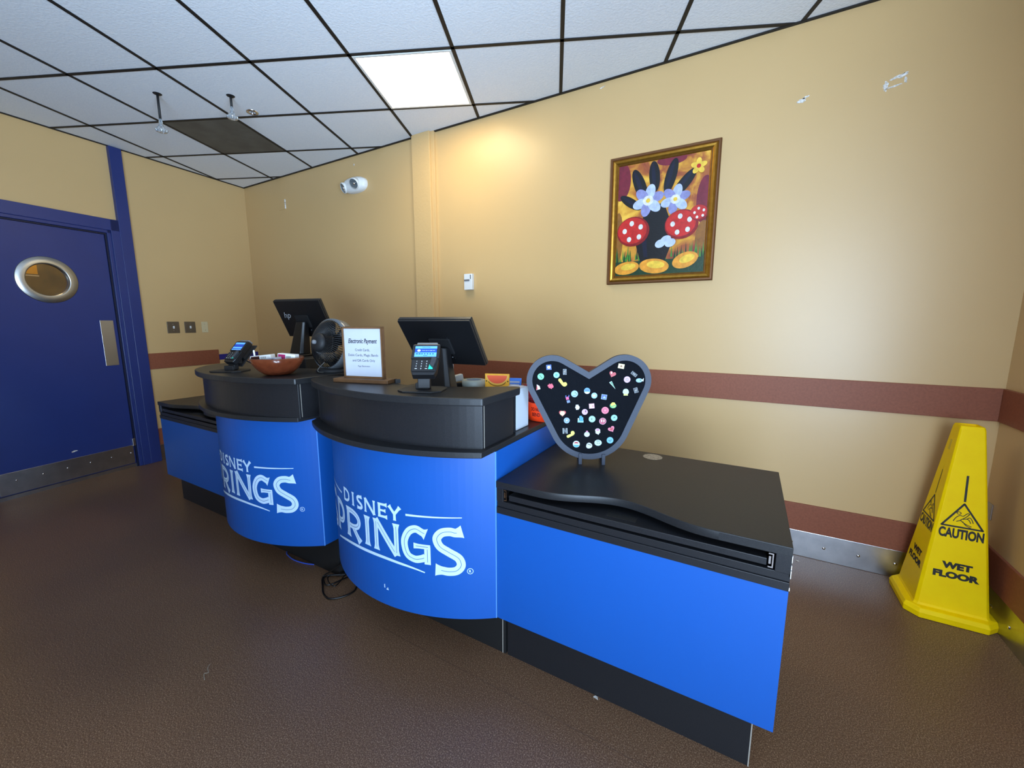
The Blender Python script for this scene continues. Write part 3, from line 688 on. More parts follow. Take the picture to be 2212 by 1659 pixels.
def logo(parent, cc, name='logo_lettering'):
    cx, cy, r = cc
    def cyl(s_, z, off):
        a_ = s_/r; return Vector((cx+(r+off)*math.sin(a_), cy-(r+off)*math.cos(a_), z))
    mb = MB()
    k = [0]
    def put(pts, ws, mi, off):
        L_, R_ = stroke(pts, ws); n = len(L_); vs = [cyl(p.x, p.y, off) for p in L_]+[cyl(p.x, p.y, off) for p in R_]
        mb.add(vs, [(i, i+1, n+i+1, n+i) for i in range(n-1)], mi)
    def L3(ch, x0, x1, y0, y1, w_, inline=True):
        for pts, ws in letter(ch, x0, x1, y0, y1, w_):
            k[0] += 1; put(pts, ws, 0, 0.0010+0.00002*(k[0] % 9))
            if inline:
                m_ = max(1, int(len(pts)*0.07)); q = pts[m_:-m_] if len(pts) > 2*m_+2 else pts
                put(q, 0.0022, 1, 0.0014)
    for ch, a0, a1 in (('D', -.240, -.182), ('I', -.166, -.136), ('S', -.122, -.079), ('N', -.066, -.002), ('E', .014, .062), ('Y', .066, .130)):
        L3(ch, a0, a1, .596, .656, .0125 if ch != 'I' else .0130, False)
    for ch, a0, a1, y0, y1, w_ in (('S', -.500, -.372, .402, .594, .032), ('P', -.352, -.243, .424, .576, .027), ('R', -.222, -.098, .442, .576, .026), ('I', -.076, -.036, .452, .580, .025),
                                   ('N', -.014, .114, .450, .583, .027), ('G', .124, .250, .438, .591, .030), ('S', .257, .385, .401, .594, .034)):
        L3(ch, a0, a1, y0, y1, w_)
    n = 30
    pts = seg((.149, .629), (.374, .636), n); put(pts, [.0085*(1-0.6*(i/n)) for i in range(n+1)], 0, 0.001)
    pts = seg((-.490, .636), (-.268, .618), n); put(pts, [.0085*(0.4+0.6*(i/n)) for i in range(n+1)], 0, 0.001)
    pts = cr([(-.352, .380), (-.275, .400), (-.198, .414), (-.09, .4235), (.029, .426), (.125, .419), (.182, .411), (.238, .398)], 9)[:61]; pts += [pts[-1]]*(61-len(pts)) if len(pts) < 61 else []; put(pts, [.013*(0.35+0.65*math.sin(PI*min(1, (i+6)/66))) for i in range(61)], 0, 0.001)
    ring = [(.402+.0112*math.cos(2*PI*i/24), .420+.0112*math.sin(2*PI*i/24)) for i in range(25)]; put(ring, .0022, 0, 0.001)
    vs, fs = text_polys('R', 0.014, 0.0004); xs = [v[0] for v in vs]; ys = [v[1] for v in vs]; ox, oy = (min(xs)+max(xs))/2, (min(ys)+max(ys))/2
    mb.add([cyl(.402+v[0]-ox, .420+v[1]-oy, .001) for v in vs], fs, 0)
    return mb.build(name, [M_decal, M_decal_in], parent, weld=False)
logo(uR, ccR); logo(uL, ccL)
mb = MB()
def cylp(cc, s_, z, off): return Vector((cc[0]+(cc[2]+off)*math.sin(s_/cc[2]), cc[1]-(cc[2]+off)*math.cos(s_/cc[2]), z))
for s0, z0, w_, h_ in ((0.028, .292, .005, .017), (0.040, .286, .012, .006), (0.044, .293, .006, .004)):
    mb.add([cylp(ccR, s0, z0, .0006), cylp(ccR, s0+w_, z0, .0006), cylp(ccR, s0+w_*.8, z0+h_, .0006), cylp(ccR, s0, z0+h_*.8, .0006)], [(0, 1, 2, 3)])
mb.build('scratch_marks', M_decal, uR)

# ---- low cabinets --------------------------------------------------------------
def low_cabinet(label, x0, x1, yf, yb, dip, grommet=None, kick0=0.02):
    t = thing('low_cabinet', label, 'cabinet', ((x0+x1)/2, (yf+yb)/2, 0))
    mb = MB(); mb.bx(x0, x1, yf, yb-0.01, 0.217, 0.652); mb.build('blue_front', M_blue, t, bevel=0.001)
    mb = MB(); mb.bx(x0+kick0, x1-0.045, yf+0.071, yb-0.05, 0, 0.217); mb.build('toe_kick', M_black, t, bevel=0.001)
    e_ = x1-0.045
    mb = MB(); mb.bx(e_-0.002, e_+0.0015, yf+0.070, yf+0.074, 0, 0.217); mb.build('edge_strip', M_edge, t)
    # black frame with an open keyboard recess
    mb = MB()
    mb.bx(x0, x1, yf-0.003, yb-0.01, 0.652, 0.677)          # lower rail, proud
    mb.bx(x0, x1, yf+0.002, yb-0.01, 0.677, 0.700)
    mb.bx(x0, x0+0.028, yf-0.002, yb-0.01, 0.700, 0.752); mb.bx(x1-0.036, x1, yf-0.002, yb-0.01, 0.700, 0.752)
    mb.bx(x0, x1, yf+0.30, yb-0.01, 0.700, 0.752)
    mb.build('face_frame', M_black, t, bevel=0.0015)
    d = MB(); d.bx(x0+0.05, x1-0.055, yf+0.003, yf+0.28, 0.708, 0.729)
    dr = d.build('keyboard_tray', M_black, t, bevel=0.002)
    cxm = (dip[0]+dip[1])/2
    mb = MB(); mb.bx(cxm-0.048, cxm+0.048, yf+0.028, yf+0.062, 0.7289, 0.7298); mb.build('finger_slot', M_void, dr)
    for xs in (x0+0.030, x1-0.052):
        mb = MB(); mb.bx(xs, xs+0.012, yf+0.000, yf+0.26, 0.706, 0.7095); mb.bx(xs, xs+0.012, yf+0.000, yf+0.26, 0.744, 0.7475); mb.bx(xs+0.009, xs+0.012, yf, yf+0.26, 0.7095, 0.744)
        mb.bx(xs+0.001, xs+0.006, yf+0.001, yf+0.25, 0.716, 0.738)
        mb.build('drawer_slide', M_chrome, t)
    # top slab with the wavy cut-out
    n = 40; front = []
    a0, a1 = dip[0]-0.115, dip[1]+0.10
    for i in range(n+1):
        u = i/n; x = a0+(a1-a0)*u
        dy = 0.072*(0.5-0.5*math.cos(2*PI*u))**1.25
        front.append((x, yf-0.006+dy))
    poly = [(x0, yf-0.006)]+front+[(x1, yf-0.006), (x1, yb), (x0, yb)]
    mb = MB(); mb.prism(poly, 0.752, 0.778); top = mb.build('top_slab', M_blacktop, t, bevel=0.002)
    for p in top.data.polygons:
        if abs(p.normal.z) < 0.1 and p.area < 0.004: p.use_smooth = True
    if grommet:
        gx, gy = grommet
        T = Matrix.Translation((gx, gy, 0.7785)); mb = MB(); mb.disc((0, 0, 0), 0.040, 32, 0, T); mb.build('cable_hole', mat('raw_chipboard', (180, 166, 142), 0.9, noise=(150, 0.4, (120, 106, 88))), t)
    return t
lowR = low_cabinet('low blue cabinet with black top under the pin board', -0.768, 0.143, 1.222, 1.845, (-0.50, -0.13), grommet=(-0.322, 1.845-0.058), kick0=0.003)
mb = MB(); mb.bx(-0.788, -0.785, 1.2905, 1.296, 0, 0.216); mb.build('edge_strip', M_edge, uR)
mb = MB()
for z, h_ in ((0.735, 0.020), (0.715, 0.012), (0.690, 0.022), (0.655, 0.008)):
    mb = MB(); mb.bx(0.1425, 0.1442, 1.2185, 1.226, z, z+h_); mb.build('chipped_edge', M_plaster, lowR)
lowL = low_cabinet('low blue cabinet with black top nearest the blue door', -3.745, -2.745, 1.268, 1.86, (-3.47, -3.08))

# ------------------------------------------------------------------ pin board
TH = R(25); bu = Vector((math.cos(TH), math.sin(TH), 0)); bv = Vector((0, 0, 1)); BO = Vector((-0.523, 1.564, 0.778))
TB = frame_T(BO, bu, bv)            # z axis = bu x bv, pointing towards the camera
bn = bu.cross(bv)
t = thing('pin_board', 'black rounded pin board on two feet, covered in enamel pins', 'pin board', tuple(BO), TH)
def hull(pts):
    pts = sorted(set(pts))
    def half(ps):
        h = []
        for p in ps:
            while len(h) > 1 and (h[-1][0]-h[-2][0])*(p[1]-h[-2][1])-(h[-1][1]-h[-2][1])*(p[0]-h[-2][0]) <= 0: h.pop()
            h.append(p)
        return h[:-1]
    return half(pts)+half(pts[::-1])
def circ(c, r, n=90): return [(c[0]+r*math.cos(2*PI*i/n), c[1]+r*math.sin(2*PI*i/n)) for i in range(n)]
HC, LC_, RC_ = (-0.012, 0.187), (-0.165, 0.346), (0.121, 0.349)
def heart(off):
    """outline of the board: union of two hulls (left lobe + base, right lobe + base), radially sampled about a centre"""
    A = hull(circ(HC, .166-off)+circ(LC_, .103-off)); B = hull(circ(HC, .166-off)+circ(RC_, .104-off))
    out = []; c0 = (-0.015, 0.26)
    for i in range(220):
        a_ = 2*PI*i/220; d = (math.cos(a_), math.sin(a_)); best = 0
        for P in (A, B):
            for k in range(len(P)):
                p, q = P[k], P[(k+1) % len(P)]; ex, ey = q[0]-p[0], q[1]-p[1]
                den = d[0]*ey-d[1]*ex
                if abs(den) < 1e-12: continue
                tt = ((p[0]-c0[0])*ey-(p[1]-c0[1])*ex)/den; uu = ((p[0]-c0[0])*d[1]-(p[1]-c0[1])*d[0])/den
                if 0 <= uu <= 1 and tt > best: best = tt
        out.append((c0[0]+d[0]*best, c0[1]+d[1]*best))
    return out
M_bframe = mat('charcoal_painted_board', (50, 57, 72), 0.6, noise=(200, 0.5, (44, 51, 65)))
M_felt = mat('black_felt', (11, 13, 17), 1.0, spec=0.1, noise=(400, 0.5, (19, 22, 28)), bump=(400, 0.5))
O_, I_ = heart(0), heart(0.023); n = len(O_)
mb = MB(); zf, zb_ = 0.0, -0.026
vs = [(p[0], p[1], zf) for p in O_]+[(p[0], p[1], zf) for p in I_]+[(p[0], p[1], zb_) for p in O_]+[(p[0], p[1], -0.007) for p in I_]
fs = []
for i in range(n):
    j = (i+1) % n; fs += [(i, j, n+j, n+i), (2*n+i, i, j, 2*n+j), (n+i, n+j, 3*n+j, 3*n+i)]
fs.append(tuple(range(2*n, 3*n)))
mb.add(vs, fs, 0, False, TB); mb.build('board_frame', M_bframe, t)
mb = MB(); mb.add([(p[0], p[1], -0.0068) for p in I_], [tuple(range(n))], 0, False, TB); mb.build('felt_panel', M_felt, t)
for a_ in (-0.045, 0.049):
    mb = MB(); mb.bx(a_-0.007, a_+0.007, 0, 0.045, -0.075, 0.006, 0, TB); mb.build('foot', M_bframe, t, bevel=0.001)

PIN = [(-0.179, 0.4), (-0.211, 0.362), (-0.148, 0.369), (-0.115, 0.382), (-0.123, 0.338), (-0.171, 0.323), (-0.221, 0.318), (0.107, 0.407), (0.074, 0.375), (0.132, 0.354), (0.158, 0.376), (0.179, 0.351), (0.075, 0.331), (0.129, 0.305), (0.168, 0.311), (-0.074, 0.293), (-0.024, 0.306), (0.005, 0.287), (0.044, 0.282), (-0.101, 0.27), (-0.062, 0.238), (-0.004, 0.244), (-0.031, 0.219), (0.05, 0.227), (0.081, 0.25), (-0.121, 0.212), (-0.103, 0.182), (-0.047, 0.187), (-0.001, 0.19), (0.042, 0.182), (0.087, 0.197), (-0.109, 0.138), (-0.085, 0.123), (-0.02, 0.13), (0.023, 0.136), (0.078, 0.15), (-0.062, 0.083), (-0.01, 0.078), (0.026, 0.091), (0.074, 0.103)]
def EM(rgb):
    d = tuple(int(v*0.80) for v in rgb); return mat('enamel_%d_%d_%d' % d, d, 0.35, spec=0.3)
wht, blu, lbl, mint, grn, yel, red, pnk, lil, blk, teal, crm, brn = (236, 240, 242), (40, 96, 200), (160, 206, 232), (150, 226, 214), (80, 196, 130), (240, 226, 60), (206, 34, 50), (236, 96, 140), (226, 184, 226), (16, 18, 22), (30, 160, 196), (250, 232, 170), (140, 90, 20)
def rectp(w_, h_, rot=0, cx=0, cy=0):
    a_ = R(rot); return [(cx+x*w_/2*math.cos(a_)-y*h_/2*math.sin(a_), cy+x*w_/2*math.sin(a_)+y*h_/2*math.cos(a_)) for x, y in ((-1, -1), (1, -1), (1, 1), (-1, 1))]
def ell(rx, ry, cx=0, cy=0, n=20, a0=0, a1=360): return [(cx+rx*math.cos(R(a0+(a1-a0)*i/n)), cy+ry*math.sin(R(a0+(a1-a0)*i/n))) for i in range(n if a1-a0 == 360 else n+1)]
def star(n, r1, r2, rot=0): return [((r1 if i % 2 == 0 else r2)*math.cos(R(rot)+PI*i/n), (r1 if i % 2 == 0 else r2)*math.sin(R(rot)+PI*i/n)) for i in range(2*n)]
def heartp(k, rot=0): 
    a_ = R(rot); out = []
    for i in range(24):
        u = 2*PI*i/24; x = 16*math.sin(u)**3; y = 13*math.cos(u)-5*math.cos(2*u)-2*math.cos(3*u)-math.cos(4*u)
        out.append((k*(x*math.cos(a_)-y*math.sin(a_))/16, k*(x*math.sin(a_)+y*math.cos(a_))/16))
    return out
def sock(k, rot):
    base = cr([(-.9, .9), (-.5, 1.0), (-.1, .5), (.2, .05), (.6, .15), (1.0, -.1), (1.0, -.6), (.5, -.9), (0, -.7), (-.5, -.1), (-1.0, .5), (-.9, .9)], 3)
    a_ = R(rot); return [(k*(x*math.cos(a_)-y*math.sin(a_)), k*(x*math.sin(a_)+y*math.cos(a_))) for x, y in base[:-1]]
def blob(k, seed, n=16, j=.25):
    rg = random.Random(seed); return [(k*(1-j*rg.random())*math.cos(2*PI*i/n), k*(1-j*rg.random())*math.sin(2*PI*i/n)) for i in range(n)]
def card(w_, h_, rot): return [(rectp(w_, h_, rot), (150, 158, 166)), (rectp(w_*.86, h_*.9, rot), blk), (rectp(w_*.45, h_*.10, rot, 0, 0), wht), (rectp(w_*.5, h_*.1, rot, 0.001, h_*.26), (150, 160, 172)), (rectp(w_*.5, h_*.1, rot, -0.001, -h_*.28), (150, 160, 172))]
r8 = .0088
PINS = [
 ([(rectp(.0135, .0135, 5), blu), (ell(.0042, .0042), wht), (ell(.002, .002), yel)], 'blue square enamel pin with a white and yellow flower'),
 ([(ell(.0088, .0088), (120, 220, 160)), (rectp(.0014, .012, 40), (20, 90, 60))], 'green round enamel pin crossed by a dark diagonal line'),
 ([(ell(.0082, .0082), mint), (ell(.0035, .0035), (60, 180, 180))], 'turquoise round enamel pin with a darker centre, left lobe of the board'),
 (card(.0095, .0155, 2), 'upright black card enamel pin at the right of the left lobe'),
 ([(sock(.0115, 0), yel)], 'bright yellow bent enamel pin under the turquoise round one'),
 ([(blob(.0088, 3, 12, .4), (226, 50, 90)), (rectp(.016, .005, -15), (232, 60, 98))], 'crimson chunky enamel pin low on the left lobe'),
 ([([(-.005, -.008), (.006, -.005), (.004, .003), (-.004, .008)], wht), ([(-.0055, -.008), (-.001, -.006), (-.0035, .008)], red)], 'red and white wedge enamel pin at the far left'),
 ([(rectp(.016, .0125, -10), crm), (star(5, .004, .002, 20), brn)], 'cream rectangle enamel pin with a brown mark at the very top right'),
 ([(heartp(.009, -20), red), (ell(.002, .003, -.003, .004), wht)], 'glossy red heart-shaped enamel pin on the right lobe'),
 ([(ell(.0086, .0086), lil), (ell(.0032, .0032), (150, 110, 150)), (ell(.0018, .0018), wht)], 'pale pink round enamel pin in the middle of the right lobe'),
 (card(.0165, .0085, -38), 'slanted black card enamel pin near the upper right rim'),
 ([(ell(.0085, .0055), lbl), ([(.006, .000), (.012, .007), (.011, -.003)], wht), (rectp(.002, .003, 0, .003, .001), blk)], 'pale blue fish-like enamel pin at the right rim'),
 ([([(-.0085, .007), (-.002, .0105), (.0085, -.011)], (210, 240, 228)), ([(-.006, .007), (-.002, .009), (.0075, -.009)], (40, 150, 100))], 'long green triangle enamel pin left on the right lobe'),
 ([(blob(.0088, 5, 14, .18), (206, 236, 224)), (rectp(.011, .005, 0, 0, -.008), (226, 232, 110))], 'pale green lumpy enamel pin with a yellow base'),
 (card(.0105, .014, 18), 'tilted black card enamel pin at the lower right of the right lobe'),
 ([(ell(.0092, .0092), lbl), (ell(.0013, .0013, .002, .003), blk), (ell(.0013, .0013, .005, .000), blk), (rectp(.009, .0012, 0, 0, -.005), (60, 110, 140))], 'pale blue round enamel pin with two black dots'),
 ([(ell(.0083, .0083), (70, 156, 224)), (ell(.0083, .0083, 0, 0, 14, 200, 340), wht), (rectp(.010, .003, 0, 0, .002), (20, 90, 180))], 'blue round enamel pin with a white bottom, top of the middle'),
 ([(ell(.0080, .0080), lbl), (ell(.004, .003, -.001, 0), wht)], 'ice-blue round enamel pin right of the blue and white one'),
 ([(rectp(.0145, .0135, -8), lbl), (rectp(.0125, .0115, -8), (40, 70, 190)), ([(-.004, -.003), (.005, -.004), (.001, .003)], lbl)], 'royal blue square enamel pin near the notch of the right lobe'),
 ([(rectp(.008, .008, 15, -.001, .003), (236, 60, 140)), (rectp(.008, .007, 15, .002, -.006), (110, 140, 200)), (rectp(.002, .006, 0, -.005, .008), blu), (rectp(.002, .006, 0, .003, .009), blu)], 'small pink and blue figure-like enamel pin'),
 ([(blob(.0075, 8, 9, .5), wht), (rectp(.007, .014, 5), wht)], 'white ragged enamel pin below the small pink and blue one'),
 ([(rectp(.0145, .0135, 6), (232, 160, 180)), (rectp(.0118, .0108, 6), wht), (ell(.002, .002, .003, 0), pnk)], 'white square enamel pin with a pink border'),
 ([(ell(.0080, .0080), lil), (ell(.002, .003, .002, .002), (150, 60, 120))], 'lilac round enamel pin with a plum spot'),
 ([(ell(.0098, .0098), (240, 110, 140)), (ell(.0066, .0066), (228, 84, 122)), (ell(.003, .003), (240, 130, 156))], 'large rose-pink round enamel pin'),
 ([(ell(.0088, .0070, 0, -.002), (80, 190, 110)), (blob(.0085, 12, 7, .35), yel), (rectp(.013, .003, 20, 0, -.003), (80, 190, 110))], 'yellow enamel pin with a green lower half'),
 ([(heartp(.0095, 0), red), (blob(.0075, 21, 10, .25), crm)], 'cream enamel pin over a red heart at the left edge'),
 ([(ell(.0080, .0080), (156, 190, 230)), (ell(.0048, .0048), (120, 160, 214)), (ell(.0026, .0026), wht)], 'powder-blue round enamel pin with concentric rings'),
 ([(rectp(.0155, .006, 0, 0, -.005), (150, 220, 232)), (rectp(.010, .011, 0, .002, .001), teal), (ell(.004, .004, .000, .007), teal), (rectp(.003, .006, 0, -.006, .001), wht)], 'teal blocky engine-like enamel pin in the centre'),
 ([(ell(.0090, .0090), (170, 232, 220)), (ell(.0012, .0025, -.001, 0), blk)], 'mint round enamel pin with one black tick, centre of the board'),
 ([(ell(.0094, .0094), (236, 170, 190)), (ell(.0082, .0082), (198, 44, 90)), (ell(.0018, .004, -.003, .001), (250, 220, 226)), (ell(.0018, .004, .003, .001), (250, 220, 226))], 'deep pink round enamel pin with two pale drops'),
 ([(ell(.0085, .0085), mint), ([(-.003, -.002), (.004, .001), (.000, .004)], (50, 120, 130))], 'mint round enamel pin with a dark swirl at the right edge'),
 ([(rectp(.0125, .0155, 3), (200, 210, 220)), (rectp(.0080, .0155, 3), blk), (rectp(.003, .008, 10), (130, 140, 150))], 'black card enamel pin with white sides, lower left'),
 ([(sock(.0105, 80), (248, 236, 110))], 'pale yellow bent enamel pin, lower left'),
 ([(ell(.0075, .0070, 0, -.003), wht), (star(4, .007, .003, 0), (216, 216, 230)), (rectp(.005, .004, 0, 0, .005), (236, 140, 180))], 'white enamel pin topped by a small pink bow'),
 ([(ell(.0068, .0052, 0, .005), (240, 220, 234)), (blob(.0078, 31, 10, .35), wht), (ell(.004, .003, 0, .006), (226, 140, 180))], 'white and pink mushroom-like enamel pin'),
 ([(heartp(.009, 30), (240, 120, 150)), (heartp(.005, 30), red)], 'pink heart-shaped enamel pin, lower right'),
 ([(ell(.0095, .0095), wht), (ell(.0065, .0065, 0, 0, 12, 20, 160), red), (ell(.0085, .0085, 0, 0, 12, 195, 345), (80, 190, 226))], 'round enamel pin in white, red and sky blue near the bottom'),
 ([(blob(.0092, 41, 12, .2), wht), (rectp(.010, .0018, -20, .001, .003), blk)], 'white lumpy enamel pin with a black stripe at the bottom'),
 ([(ell(.0098, .0085), (214, 238, 238)), (ell(.0012, .0012, -.002, -.001), blk), (ell(.0012, .0012, .003, -.001), blk), (rectp(.009, .0014, 0, 0, .005), (70, 120, 130))], 'whitish oval enamel pin with two tiny dots near the bottom'),
 ([(ell(.0090, .0090), (120, 200, 230)), (rectp(.011, .002, 10, 0, 0), (60, 130, 160)), (rectp(.002, .006, 10, 0, -.003), (60, 130, 160))], 'sky-blue round enamel pin nearest the lower right rim'),
]
for (a_, b_), (layers, lab) in zip(PIN, PINS):
    mb = MB(); ms = []; T = TB @ Matrix.Translation((a_, b_, -0.0066))
    for k, (poly, col) in enumerate(layers):
        ms.append(EM(col)); mb.prism([(1.5*p_[0], 1.5*p_[1]) for p_ in poly], 0 if k == 0 else 0.0018, 0.0018+0.0003*k, k, T)
    o = mb.build('enamel_pin', ms, None, weld=False)
    tag(o, lab, 'pin', 'enamel pins on the pin board')

# ------------------------------------------------------------------ wet floor cone
KX, KY = 0.897, 2.588
t = thing('wet_floor_cone', 'tall yellow four-sided caution cone standing in the right corner', 'wet floor sign', (KX, KY, 0))
def sqr(h, cut, x=KX, y=KY):
    h2 = h-cut; return [(x+a_, y+b_) for a_, b_ in ((-h2, -h), (h2, -h), (h, -h2), (h, h2), (h2, h), (-h2, h), (-h, h2), (-h, -h2))]
def loft(rings, mb, mi=0, capb=False, capt=False, T=None):
    k = len(rings[0][0]); vs = [(p[0], p[1], z) for poly, z in rings for p in poly]
    fs = [(j*k+i, j*k+(i+1) % k, (j+1)*k+(i+1) % k, (j+1)*k+i) for j in range(len(rings)-1) for i in range(k)]
    if capb: fs.append(tuple(reversed(range(k))))
    if capt: fs.append(tuple(range((len(rings)-1)*k, len(rings)*k)))
    return mb.add(vs, fs, mi, False, T)
mb = MB(); loft([(sqr(.158, .045), 0.001), (sqr(.160, .045), .028), (sqr(.152, .043), .046), (sqr(.128, .012), .050)], mb, capb=True); mb.build('base', M_yellow, t, bevel=0.003)
mb = MB(); loft([(sqr(.130, .012), .046), (sqr(.124, .012), .060), (sqr(.042, .006), .885), (sqr(.038, .006), .898), (sqr(.028, .005), .899), (sqr(.026, .004), .880)], mb, capt=True)
cone = mb.build('body', M_yellow, t, bevel=0.002)
for sx, sy in ((0, -1), (-1, 0)):       # faces towards -y and -x
    u = Vector((1, 0, 0)) if sy else Vector((0, -1, 0)); n_ = Vector((0, -1, 0)) if sy else Vector((-1, 0, 0))
    zb, zt, hb, ht = .060, .885, .124, .042
    def face_T(z):
        f_ = (z-zb)/(zt-zb); h = hb+(ht-hb)*f_; up = (Vector((0, 0, 1))*(zt-zb)-n_*(hb-ht)).normalized()
        return frame_T(Vector((KX, KY, z))+n_*(h+0.0008), u, up)
    mb = MB()
    add_text(mb, 'CAUTION', face_T(.412), 0.05, 0, bold=0.0022, wid=0.146, hei=0.046)
    add_text(mb, 'WET', face_T(.262), 0.05, 0, bold=0.0032, wid=0.100, hei=0.031)
    add_text(mb, 'FLOOR', face_T(.218), 0.05, 0, bold=0.0032, wid=0.152, hei=0.032)
    T = face_T(.485)
    def ln_(pts, w_, mi=0, dz=0.0, closed=False):
        P = pts+[pts[0], pts[1]] if closed else pts
        L_, R_ = stroke(P, w_); k = len(P)
        mb.add([(p.x, p.y, dz) for p in L_]+[(p.x, p.y, dz) for p in R_], [(i, i+1, k+i+1, k+i) for i in range(k-1)], mi, False, T)
    tri = [(-.066, -.042), (.066, -.042), (0, .066)]
    for i in range(3):
        p, q = Vector(tri[i]), Vector(tri[(i+1) % 3]); d = (q-p).normalized()*0.002; ln_([tuple(p-d), tuple(q+d)], .0072)
    # falling figure, drawn in outline
    ln_([(-.014+.0065*math.cos(2*PI*i/16), .022+.0055*math.sin(2*PI*i/16)) for i in range(17)], .0028, closed=False)
    for pts in ([(-.030, -.018), (-.022, .000), (-.010, .012), (.000, .010), (.010, .022), (.014, .026)], [(.014, .026), (.019, .022), (.008, .006), (-.002, -.004)],
                [(-.002, -.004), (.012, .000), (.022, .008), (.030, -.004), (.034, -.016)], [(-.002, -.004), (-.006, -.010), (.010, -.024), (.030, -.032)], [(-.006, -.010), (-.020, -.018)],
                [(.000, -.014), (.012, -.030), (.028, -.038)], [(.012, .000), (.020, -.004), (.026, -.018)]):
        ln_(cr(pts, 4), .0030)
    ln_([(0, .076), (0, .195)], .0078 if sy else .0045)
    mb.build('lettering', M_ink, cone)
# hand slots and top recess
mb = MB(); T = frame_T(Vector((KX-.0505, KY+.004, .80)), Vector((0, -1, 0)), Vector((0.0989, 0, .995)))
mb.bx(-.010, .010, -.024, .024, 0, .0006, 0, T); mb.build('hand_hold', mat('yellow_shade', (222, 186, 4), .5), cone)

# ------------------------------------------------------------------ register monitors
def monitor(label, c, yaw, tilt, w_, h_, base_z, foot, logo_mark=False):
    """c = centre of the back face (seen by the customer)"""
    u = Vector((math.cos(yaw), math.sin(yaw), 0)); n_ = Vector((math.sin(yaw), -math.cos(yaw), 0))
    v = Vector((0, 0, 1))*math.cos(tilt)+n_*math.sin(tilt); c = Vector(c); nb = u.cross(v)        # outward (back face) normal
    T = frame_T(c, u, v)
    t = thing('register_monitor', label, 'monitor', (foot[0], foot[1], base_z), yaw)
    mb = MB(); d = -0.026
    o1 = [(-w_/2, -h_/2), (w_/2, -h_/2), (w_/2, h_/2), (-w_/2, h_/2)]
    mb.bx(-w_/2, w_/2, -h_/2, h_/2, -0.010, 0.0, 0, T); mb.bx(-w_/2-0.002, w_/2+0.002, -h_/2-0.002, h_/2+0.002, -0.030, -0.010, 0, T)
    mb.build('screen_housing', M_bplas, t, bevel=0.003)
    mb = MB(); mb.bx(-w_/2+0.012, w_/2-0.012, -h_/2+0.012, h_/2-0.012, -0.0312, -0.0302, 0, T); mb.build('display', mat('screen_glass', (40, 60, 90), 0.1), t)
    mb = MB(); mb.bx(-0.055, 0.055, -0.055, 0.030, 0.0, 0.010, 0, T); mb.build('mount_plate', M_bplas_matt, t, bevel=0.002)
    mb = MB(); mb.bx(0.040, 0.047, -0.085, 0.035, 0.0, 0.006, 0, T); mb.build('side_cover', M_bplas, t, bevel=0.002)
    for p in ((-.060, .020), (.030, -.080), (-.045, .012)):
        mb = MB(); mb.lathe([(0.003, 0), (0.003, 0.002), (0.0001, 0.003)], 8, 0, T @ Matrix.Translation((p[0], p[1], 0))); mb.build('screw', M_gplas, t)
    # stand
    top = T @ Vector((0, -0.012, 0.015)); ft = Vector((foot[0], foot[1], base_z))
    rings = []
    for k in range(9):
        s_ = k/8; q = Vector((ft.x+(top.x-ft.x)*s_, ft.y+(top.y-ft.y)*s_, ft.z+0.014+(top.z-ft.z-0.014)*s_)); hw = 0.060-0.022*s_; hd = 0.046-0.020*s_
        rings.append(([((q+u*a_*hw-n_*b_*hd).x, (q+u*a_*hw-n_*b_*hd).y) for a_, b_ in ((-1, -.6), (-.7, -1), (.7, -1), (1, -.6), (1, .6), (.7, 1), (-.7, 1), (-1, .6))], q.z))
    mb = MB(); loft(rings, mb, capb=True, capt=True); mb.build('stand_neck', M_bplas, t, bevel=0.004)
    mb = MB(); T2 = Matrix.Translation(ft) @ Matrix.Rotation(yaw, 4, 'Z')
    mb.bx(-.085, .085, -.065, .075, 0, .014, 0, T2); mb.build('stand_base', M_bplas, t, bevel=0.005, seg=3)
    if logo_mark:
        mb = MB(); add_text(mb, 'hp', T @ Matrix.Translation((-w_*0.33, 0.028, 0.0008)), 0.060, 0, shear=0.35); mb.build('logo', mat('grey_logo', (150, 152, 156), 0.4), t)
    return t
# drawers the monitors stand on
for lab, x0, x1, y0, y1, z1 in (('black cash drawer behind the near register top', -1.52, -0.93, 1.375, 1.75, 1.035), ('black cash drawer behind the far register top', -2.80, -2.34, 1.53, 1.88, 1.135)):
    t = thing('cash_drawer', lab, 'cash drawer', ((x0+x1)/2, (y0+y1)/2, 0.911))
    mb = MB(); mb.bx(x0, x1, y0, y1, 0.912, z1); mb.build('body', M_bplas_matt, t, bevel=0.004)
    mb = MB(); mb.bx(x0+0.01, x1-0.01, y1, y1+0.012, 0.925, z1-0.015); mb.build('drawer', M_bplas, t, bevel=0.002)
monitor('black register monitor on the near counter, seen from behind', (-1.218, 1.469, 1.261), R(5.8), R(35.6), .38, .25, 1.036, (-1.185, 1.435))
monitor('black register monitor on the far counter, partly behind the fan', (-2.565, 1.686, 1.377), R(10.8), R(26.0), .38, .26, 1.136, (-2.60, 1.67), True)

